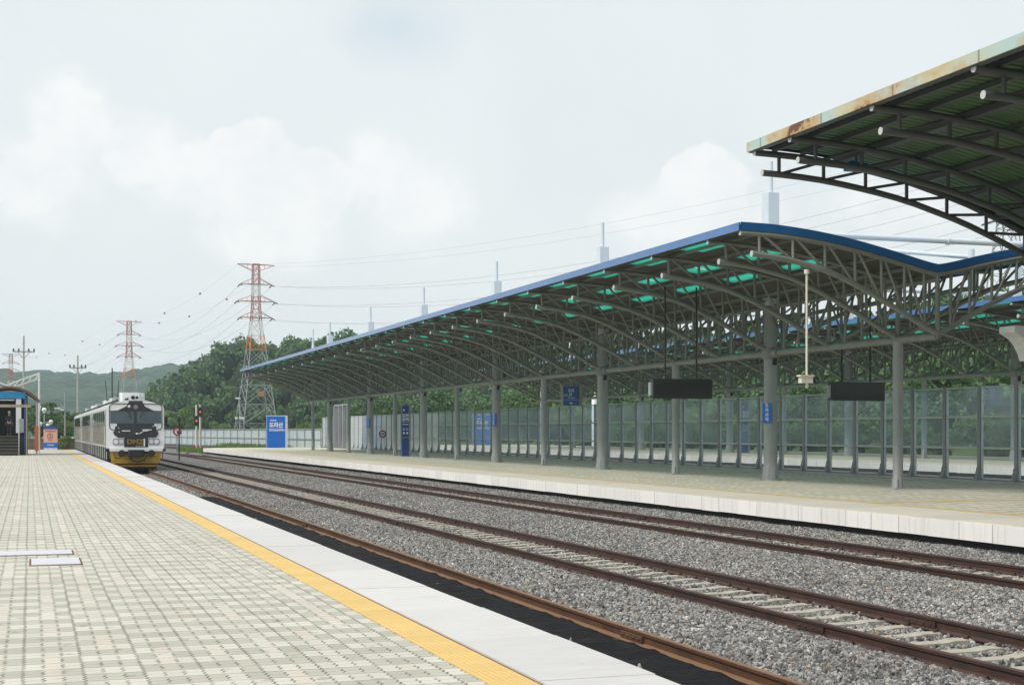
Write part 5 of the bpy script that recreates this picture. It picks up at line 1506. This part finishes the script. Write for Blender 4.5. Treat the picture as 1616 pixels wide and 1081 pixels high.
# ------------------------------------------------------------------ utility poles at the left
def utility_pole(x, y, h, arm_z, arm, label, tri=False):
    t = thing('utility_pole', label, 'utility pole', (x, y, -.8))
    mb = MB(); mb.tube([(0, 0, 0), (0, 0, h)], [.2, .11], 10); mb.build('pole', M['concrete'], t)
    mb = MB(); mb.box(-arm, arm, -.16, -.06, arm_z - .08, arm_z + .08); mb.bar((-arm * .6, -.1, arm_z), (0, -.1, arm_z - .9), .07); mb.bar((arm * .6, -.1, arm_z), (0, -.1, arm_z - .9), .07); mb.build('cross_arm', M['galv'], t)
    for s in (-.92, -.45, .45, .92):
        mb = MB(); mb.lathe([(.09, arm_z + .08), (.13, arm_z + .2), (.09, arm_z + .4), (.05, arm_z + .45)], s * arm, -.11, 9); mb.build('insulator', M['insul'], t)
    return t
utility_pole(-.75, 200, 15.2, 13.1, 1.4, 'tall grey utility pole with one crossarm above the brown arched shelter')
utility_pole(6.15, 201, 12.8, 11.1, 1.1, 'slimmer utility pole with one crossarm behind the parked train')
t = thing('antenna_mast', 'thin mast with a V of rods above the roof of the train', 'antenna mast', (11.7, 221, -.8))
mb = MB(); mb.tube([(0, 0, 0), (0, 0, 12.0)], .09, 8); mb.build('pole', M['under'], t)
mb = MB(); mb.bar((-.75, 0, 7.2), (.75, 0, 7.2), .1)
for s in (-1, 1): mb.tube([(s * .5, 0, 5.5), (s * .75, 0, 7.2), (s * .98, 0, 10.1)], .06, 6)
mb.build('rods', M['under'], t)

# ------------------------------------------------------------------ lattice pylons and their lines
def pylon_mesh():
    W = [(0, 3.8), (4, 3.45), (8, 3.0), (12, 2.5), (16, 2.05), (19.5, 1.7), (22.5, 1.35), (25.5, 1.0), (28, .82), (30.5, .76), (33, .72), (35.2, .68), (37.4, .64)]
    w = lambda z: float(np.interp(z, [a for a, b in W], [b for a, b in W]))
    def mat(z): return 0 if z < 18 else 1 if z < 22 else 3 if z < 25.6 else 2 if z < 30.6 else 3 if z < 33.2 else 2
    mb = MB()
    cs = [(-1, -1), (1, -1), (1, 1), (-1, 1)]
    def leg(a, b, r):
        mb.cur = mat((a[2] + b[2]) / 2); mb.tube([a, b], r, 5, False)
    for (z0, _), (z1, _) in zip(W[:-1], W[1:]):
        a, b = w(z0), w(z1)
        for sx, sy in cs: leg((sx * a, sy * a, z0), (sx * b, sy * b, z1), .10 if z0 < 22 else .075)
        for i in range(4):
            (ax, ay), (bx, by) = cs[i], cs[(i + 1) % 4]
            leg((ax * a, ay * a, z0), (bx * b, by * b, z1), .055); leg((bx * a, by * a, z0), (ax * b, ay * b, z1), .055)
            leg((ax * b, ay * b, z1), (bx * b, by * b, z1), .05)
            if z0 < 16:      # secondary bracing of the wide lower panels
                m = (a + b) / 2 ; zc = (z0 + z1) / 2
                leg(((ax + bx) / 2 * b, (ay + by) / 2 * b, z1), (ax * m, ay * m, zc), .04); leg(((ax + bx) / 2 * b, (ay + by) / 2 * b, z1), (bx * m, by * m, zc), .04)
    body = mb.mesh('lattice_tower', [M['galv'], M['torange'], M['tred'], M['twhite']])
    arms = []
    for z, half, rise, mtk in ((37.3, 4.0, -1.3, 1), (33.2, 3.4, 1.2, 1), (29.6, 4.1, 1.3, 1), (26.2, 3.5, 1.2, 0)):
        mb = MB(); b = w(z)
        for s in (-1, 1):
            for q in (-1, 1):
                mb.tube([(s * half, 0, z), (s * b, q * b, z)], .06, 5, False); mb.tube([(s * half, 0, z), (s * w(z + rise), q * w(z + rise), z + rise)], .055, 5, False)
            for f in (.35, .68):
                xm = b + (half - b) * f; mb.tube([(s * xm, 0, z), (s * (b + (half - b) * f), 0, z + rise * (1 - f))], .04, 5, False)
        for q in (-1, 1): mb.tube([(-b, q * b, z), (b, q * b, z)], .06, 5, False)
        mb.cur = 0
        arms.append((mb.mesh('cross_arm', M['tred']), z, half))
    mb = MB(); mb.tube([(0, 0, 0), (0, -1.7, -.35)], .13, 7); mb.tube([(0, 0, 0), (0, 1.7, -.35)], .13, 7)
    ins = mb.mesh('insulator', M['insul'])
    return body, arms, ins
PB, PARMS, PINS = pylon_mesh()
PYL = [(120., 154.), (45., 300.), (29.8, 465.), (-8., 678.), (-90., 900.)]
PLAB = ['grey lattice pylon seen through the canopy steelwork at the right edge', 'nearest red and white lattice pylon, standing before the wooded hill', 'second red and white lattice pylon, smaller, above the train', 'small distant pylon above the brown arched shelter roof', None]
ATT = []
for i, (x, y) in enumerate(PYL):
    a = PYL[max(0, i - 1)]; b = PYL[min(len(PYL) - 1, i + 1)]
    ang = math.atan2(b[1] - a[1], b[0] - a[0]) - math.pi / 2
    z0 = [-.8 if i else 2.5, -.6, -.8, -.8, 2.][i]
    if i < 2: ang = [.45, .12][i]
    if PLAB[i] and i == 0: PBX = PB.copy(); [PBX.materials.__setitem__(k, M['galv']) for k in range(4)]
    if PLAB[i]:
        t = thing('lattice_pylon', PLAB[i], 'pylon', (x, y, z0), ang)
        link('tower_body', PBX if i == 0 else PB, t)
        for me, z, half in PARMS:
            if i == 0: me = me.copy(); me.materials[0] = M['galv']
            link('cross_arm', me, t)
            if z < 37:
                for s in (-1, 1): link('insulator', PINS, t, (s * half, 0, z - .1))
        if i == 1:
            mb = MB(); mb.box(-.2, 1.0, -2.75, -2.68, 9.6, 10.6); mb.build('number_plate', M['torange'], t)
    c, s_ = math.cos(ang), math.sin(ang)
    ATT.append([[(x + c * sg * half, y + s_ * sg * half, z0 + z - .3) for sg in (-1, 1)] for me, z, half in PARMS])
def sag(a, b, s, n=22):
    return [tuple(a[k] + (b[k] - a[k]) * i / n - (s * 4 * (i / n) * (1 - i / n) if k == 2 else 0) for k in range(3)) for i in range(n + 1)]
for i in range(len(PYL) - 1):
    for lv in range(4):
        for sg in range(2):
            a, b = ATT[i][lv][sg], ATT[i + 1][lv][sg]
            ll = math.dist(a, b); p = sag(a, b, ll * (.022 if lv == 0 else .032))
            mb = MB(); mb.tube(p, .014 if lv == 0 else .024, 5, False)
            where = ['between the nearest pylon and the one at the right edge', 'between the two nearer red and white pylons', 'between the second pylon and the distant one', 'running left from the distant pylon'][i]
            tag(mb.build('power_line', M['wire']), 'thin high-voltage wire sagging ' + where, 'wire', 'wires ' + where)
            if lv == 0 and i in (1, 2):
                for f in (5, 11, 17):
                    x, y, z = p[f + (sg * 1)]
                    mb = MB(); mb.sphere((0, 0, 0), .26, 12, 8); o = mb.build('marker_ball', M['ball'], None, (x, y, z)); tag(o, 'dull red marker ball on the top wire ' + where, 'marker ball', 'marker balls ' + where)

# ------------------------------------------------------------------ vegetation
def cards(centers, normals, size, n_rng, aspect=.62):
    """leaf-shaped quads (rhombs) facing roughly along the given normals"""
    n = len(centers)
    nn = normals + n_rng.normal(0, .55, (n, 3)); nn /= np.linalg.norm(nn, axis=1)[:, None] + 1e-9
    a = n_rng.normal(0, 1, (n, 3)); u = np.cross(nn, a); u /= np.linalg.norm(u, axis=1)[:, None] + 1e-9
    v = np.cross(nn, u); s = (size * n_rng.uniform(.6, 1.35, n))[:, None]
    u = u * s * .5; v = v * s * .5 * aspect
    return np.stack([centers - u, centers - v * .9 + u * .1, centers + u, centers + v * .9 + u * .1], 1)
def crown_cards(n, rx, ry, rz, size, r_, nblob=9, flat=.0):
    """clumps spread through an ellipsoid, with gaps between them"""
    C = []; Nn = []
    bl = []
    for _ in range(nblob):
        d = r_.normal(0, 1, 3); d /= np.linalg.norm(d); f = r_.uniform(.25, .74)
        bl.append((d * f, r_.uniform(.26, .46)))
    per = max(4, n // nblob)
    for c, rad in bl:
        d = r_.normal(0, 1, (per, 3)); d /= np.linalg.norm(d, axis=1)[:, None]
        d[:, 2] = np.where(d[:, 2] < -.3, -d[:, 2] * .6, d[:, 2])
        rr = rad * r_.uniform(.72, 1.1, per)[:, None]
        C.append((c + d * rr) * np.array([rx, ry, rz])); Nn.append(d)
    return cards(np.concatenate(C), np.concatenate(Nn), size, r_)
def core(mb, rx, ry, rz, r_):
    for _ in range(5):
        d = r_.normal(0, 1, 3); d /= np.linalg.norm(d); c = d * r_.uniform(.1, .4)
        mb.sphere((c[0] * rx, c[1] * ry, c[2] * rz), .42, 7, 5, rx, ry, rz)
# forest covering the hills
def forest():
    r_ = np.random.RandomState(21)
    protos = []
    for k in range(7):
        h = r_.uniform(6.5, 9.); rr = r_.uniform(2.4, 3.6)
        q = crown_cards(330, rr, rr, h * .46, .85, r_, 11); q[:, :, 2] += h * .56; protos.append((q, rr, h))
    pts = []
    for X0, X1, Y0_, Y1_, st in ((18, 175, 304, 384, 4.7), (74, 140, 25, 308, 4.9)):
        for x in np.arange(X0, X1, st):
            for y in np.arange(Y0_, Y1_, st):
                xx = x + r_.uniform(-2., 2.); yy = y + r_.uniform(-2., 2.)
                pts.append((xx, yy))
    P = np.array(pts)
    a, b = hill_d(P[:, 0], P[:, 1]); d = np.maximum(a, b)
    P = P[d > .5]
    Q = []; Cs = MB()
    for (x, y) in P:
        q, rr, h = protos[r_.randint(7)]
        ang = r_.uniform(0, 6.28); s = r_.uniform(.7, 1.2); c, sn = math.cos(ang) * s, math.sin(ang) * s
        z = float(hill_z(np.array([x]), np.array([y]))[0])
        qq = np.empty_like(q); qq[..., 0] = q[..., 0] * c - q[..., 1] * sn + x; qq[..., 1] = q[..., 0] * sn + q[..., 1] * c + y; qq[..., 2] = q[..., 2] * s * r_.uniform(.9, 1.15) + z
        Q.append(qq)
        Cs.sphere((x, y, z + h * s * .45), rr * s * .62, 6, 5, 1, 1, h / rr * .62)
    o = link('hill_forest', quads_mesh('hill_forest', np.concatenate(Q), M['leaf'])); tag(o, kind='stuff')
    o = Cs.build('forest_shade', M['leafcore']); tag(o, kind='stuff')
forest()
def make_tree(r_, h, rr, n, size, mt, trunk=.35, name='broadleaf_tree'):
    q = crown_cards(n, rr, rr, (h * (1 - trunk * .6)) / 2, size, r_, 13)
    zc = h * trunk * .6 + h * (1 - trunk * .6) / 2; q[:, :, 2] += zc
    mb = MB(); mb.tube([(0, 0, -.3), (.1, 0, h * .3), (-.05, .1, h * .55), (.05, 0, h * .8)], [.2, .16, .11, .04], 7)
    for k in range(6):
        a = r_.uniform(0, 6.28); z = h * r_.uniform(.25, .6); mb.tube([(0, 0, z), (math.cos(a) * rr * .35, math.sin(a) * rr * .35, z + h * .12), (math.cos(a) * rr * .7, math.sin(a) * rr * .7, z + h * .2)], [.09, .06, .025], 6)
    return quads_mesh('crown', q, mt), mb.mesh('trunk', M['bark'])
rt = np.random.RandomState(8)
TREES = [make_tree(rt, 8.0, 3.4, 2600, .42, M['leaf3']), make_tree(rt, 6.5, 3.0, 2300, .4, M['leaf3']), make_tree(rt, 9.0, 3.6, 2800, .44, M['leaf']), make_tree(rt, 5.0, 2.7, 2000, .36, M['leaf2'])]
BUSH = [make_tree(rt, 3.4, 2.1, 2200, .26, M['leaf2'], .1), make_tree(rt, 2.8, 1.9, 1900, .24, M['leaf3'], .1)]
def plant_tree(x, y, z, k, s, label, cat, group, name, src=None):
    cr, tr = (src or TREES)[k]
    t = thing(name, label, cat, (x, y, z), rt.uniform(0, 6.28), group)
    t.scale = (s, s, s * rt.uniform(.92, 1.08))
    link('crown', cr, t); link('trunk', tr, t)
def gz(x, y): return float(hill_z(np.array([float(x)]), np.array([float(y)]))[0])
# trees beyond the glass fence (left half of the fence), and by the gate
for (x, y, k, s) in [(46, 185, 0, 1.), (52, 190, 2, 1.05), (58, 182, 1, 1.0), (50, 172, 3, 1.1), (62, 172, 0, 1.05), (66, 160, 2, 1.0), (60, 155, 3, 1.15), (70, 150, 0, 1.0), (64, 145, 1, 1.0), (72, 138, 2, 1.), (66, 132, 3, 1.2), (72, 122, 0, 1.), (70, 112, 1, 1.1), (74, 105, 2, 1.), (60, 262, 2, 1.1), (66, 276, 0, 1.2), (72, 290, 2, 1.1), (70, 250, 0, 1.1), (58, 285, 0, 1.), (64, 292, 2, 1.), (72, 268, 1, 1.2), (68, 298, 0, 1.2), (76, 300, 2, 1.2), (66, 228, 2, 1.1), (72, 212, 0, 1.1), (62, 240, 1, 1.1), (44, 200, 1, .95), (56, 200, 2, 1.1), (66, 190, 0, 1.1), (40, 196, 3, .9)]:
    lab = ['rounded mid-green tree in the belt beyond the glass fence', 'rounded mid-green tree in the belt beyond the glass fence', 'taller dark green tree in the belt beyond the glass fence', 'low bright green tree in the belt beyond the glass fence'][k]
    plant_tree(x, y, gz(x, y), k, s, lab, 'tree', ['mid-green trees beyond the glass fence', 'mid-green trees beyond the glass fence', 'dark trees beyond the glass fence', 'bright trees beyond the glass fence'][k], 'broadleaf_tree')
# bright bush row behind the third platform
yy = 34.
k = 0
while yy < 150:
    x = 59.5 + rt.uniform(-.8, 1.5)
    plant_tree(x, yy, -.6, k % 2, rt.uniform(.9, 1.2), 'leafy bush in the row behind the third platform, seen through glass' if k % 2 == 0 else 'darker bush in the row behind the third platform, seen through glass', 'bush', 'bright bushes behind the third platform' if k % 2 == 0 else 'darker bushes behind the third platform', 'bush', BUSH)
    yy += rt.uniform(2.4, 3.4); k += 1
# foot of the left hill and beside the train
for (x, y, k, s) in [(23.5, 268, 3, 1.3), (26.5, 282, 3, 1.5), (20.5, 276, 3, 1.2), (30, 276, 1, 1.), (17, 290, 3, 1.2), (34, 270, 3, 1.)]:
    plant_tree(x, y, -.8, k, s, 'yellow-green tree at the foot of the wooded hill behind the signals' if k == 3 else 'mid-green tree at the hill foot behind the low pale fence', 'tree', 'yellow-green trees at the hill foot' if k == 3 else None, 'broadleaf_tree')
for (x, y, k, s, lab) in [(34.5, 182, 0, 1.15, 'bright leafy shrub above the low fence right of the blue station board'), (37.5, 180, 0, 1.3, 'bright leafy shrub above the low fence right of the blue station board'), (31.8, 205, 0, 1., 'shrub above the low fence left of the blue station board'), (29.5, 212, 1, .9, 'darker shrub above the low fence near the floodlight post'), (27.5, 222, 0, .8, 'small bright shrub above the low fence left of the floodlight post'), (25.5, 232, 0, .8, 'smallest bright shrub above the low fence behind the signals')]:
    plant_tree(x, y, -.8, k, s, lab, 'bush', 'shrubs right of the station board' if 'right of the blue' in lab else None, 'shrub', BUSH)
# green growth at the end of the near platform, left of the train
for (x, y, k, s) in [(1.2, 168, 1, .95), (3.2, 172, 3, .9), (5.5, 170, 3, .85), (-1.5, 170, 0, .8), (7.5, 178, 3, .9), (-5, 172, 1, .9), (9.2, 190, 1, .9), (4.4, 185, 1, .85)]:
    plant_tree(x, y, -.8, k, s, 'round green tree behind the end wall of the near platform' if k != 3 else 'low bright tree behind the end wall of the near platform', 'tree', 'green trees behind the end wall' if k != 3 else 'bright low trees behind the end wall', 'broadleaf_tree')
for (x, y, s, lab) in [(3.1, 141.2, .42, 'small bush growing at the end of the near platform beside the notice board')]:
    plant_tree(x, y, 0, 0, s, lab, 'bush', None, 'bush', BUSH)
t = thing('flower_clump', 'clump of yellow flowers at the foot of the salmon notice board', 'flowers', (2.75, 140.4, 0))
r_ = np.random.RandomState(3); q = cards(r_.normal(0, .18, (260, 3)) * np.array([1, .6, .9]) + np.array([0, 0, .32]), r_.normal(0, 1, (260, 3)), .11, r_); link('leaves', quads_mesh('leaves', q, M['leaf2']), t)
q = cards(r_.normal(0, .2, (60, 3)) * np.array([1, .6, .9]) + np.array([0, -.05, .42]), r_.normal(0, 1, (60, 3)), .1, r_); link('petals', quads_mesh('petals', q, M['leafyellow']), t)
# grass: island between the tracks, tufts along the low fence
def grass(name, pts, hgt, mt):
    r_ = np.random.RandomState(4); n = len(pts)
    a = r_.uniform(0, 6.28, n); w_ = .05; h = hgt * r_.uniform(.5, 1.3, n); lean = r_.normal(0, .16, (n, 2))
    u = np.stack([np.cos(a) * w_, np.sin(a) * w_, np.zeros(n)], 1); top = np.stack([lean[:, 0], lean[:, 1], h], 1)
    q = np.stack([pts - u, pts + u, pts + u * .25 + top, pts - u * .25 + top], 1)
    o = link(name, quads_mesh(name, q, mt)); tag(o, kind='stuff')
pp = []
r_ = np.random.RandomState(14)
for _ in range(9000):
    y = r_.uniform(146, 182); wd = np.interp(y, [146, 152, 165, 182], [.2, 1.4, 2.6, 1.2]); x = 17.9 + (y - 146) * .03 + r_.uniform(-1, 1) * wd; pp.append((x, y, -.68))
grass('grass_tuft', np.array(pp), .42, M['grass'])
pp = []
for _ in range(2600):
    y = r_.uniform(165, 200); x = np.interp(y, [150, 165, 180, 197, 216], [29.75, 29.3, 28.3, 26.8, 24.8]) - r_.gamma(1.2, .8) - .2; pp.append((x, y, -.68))
grass('verge_weeds', np.array(pp), .7, M['leaf2'])
mb = MB(); structure(mb.build('grass_island', M['ground'])) if False else None

# ------------------------------------------------------------------ the air
mb = MB(); mb.box(-1200, 1400, -120, 1560, -5, 92)
hz = bpy.data.materials.new('haze'); hz.use_nodes = True; T = NT(hz.node_tree); T.n.remove(T.n['Principled BSDF'])
pv = T.add('ShaderNodeVolumePrincipled'); pv.inputs['Color'].default_value = (.74, .90, 1., 1); pv.inputs['Density'].default_value = .00025; pv.inputs['Anisotropy'].default_value = .15
T.l.new(pv.outputs[0], T.n['Material Output'].inputs['Volume'])
try: hz.cycles.homogeneous_volume = True
except Exception: pass
tag(mb.build('haze', hz), kind='stuff')
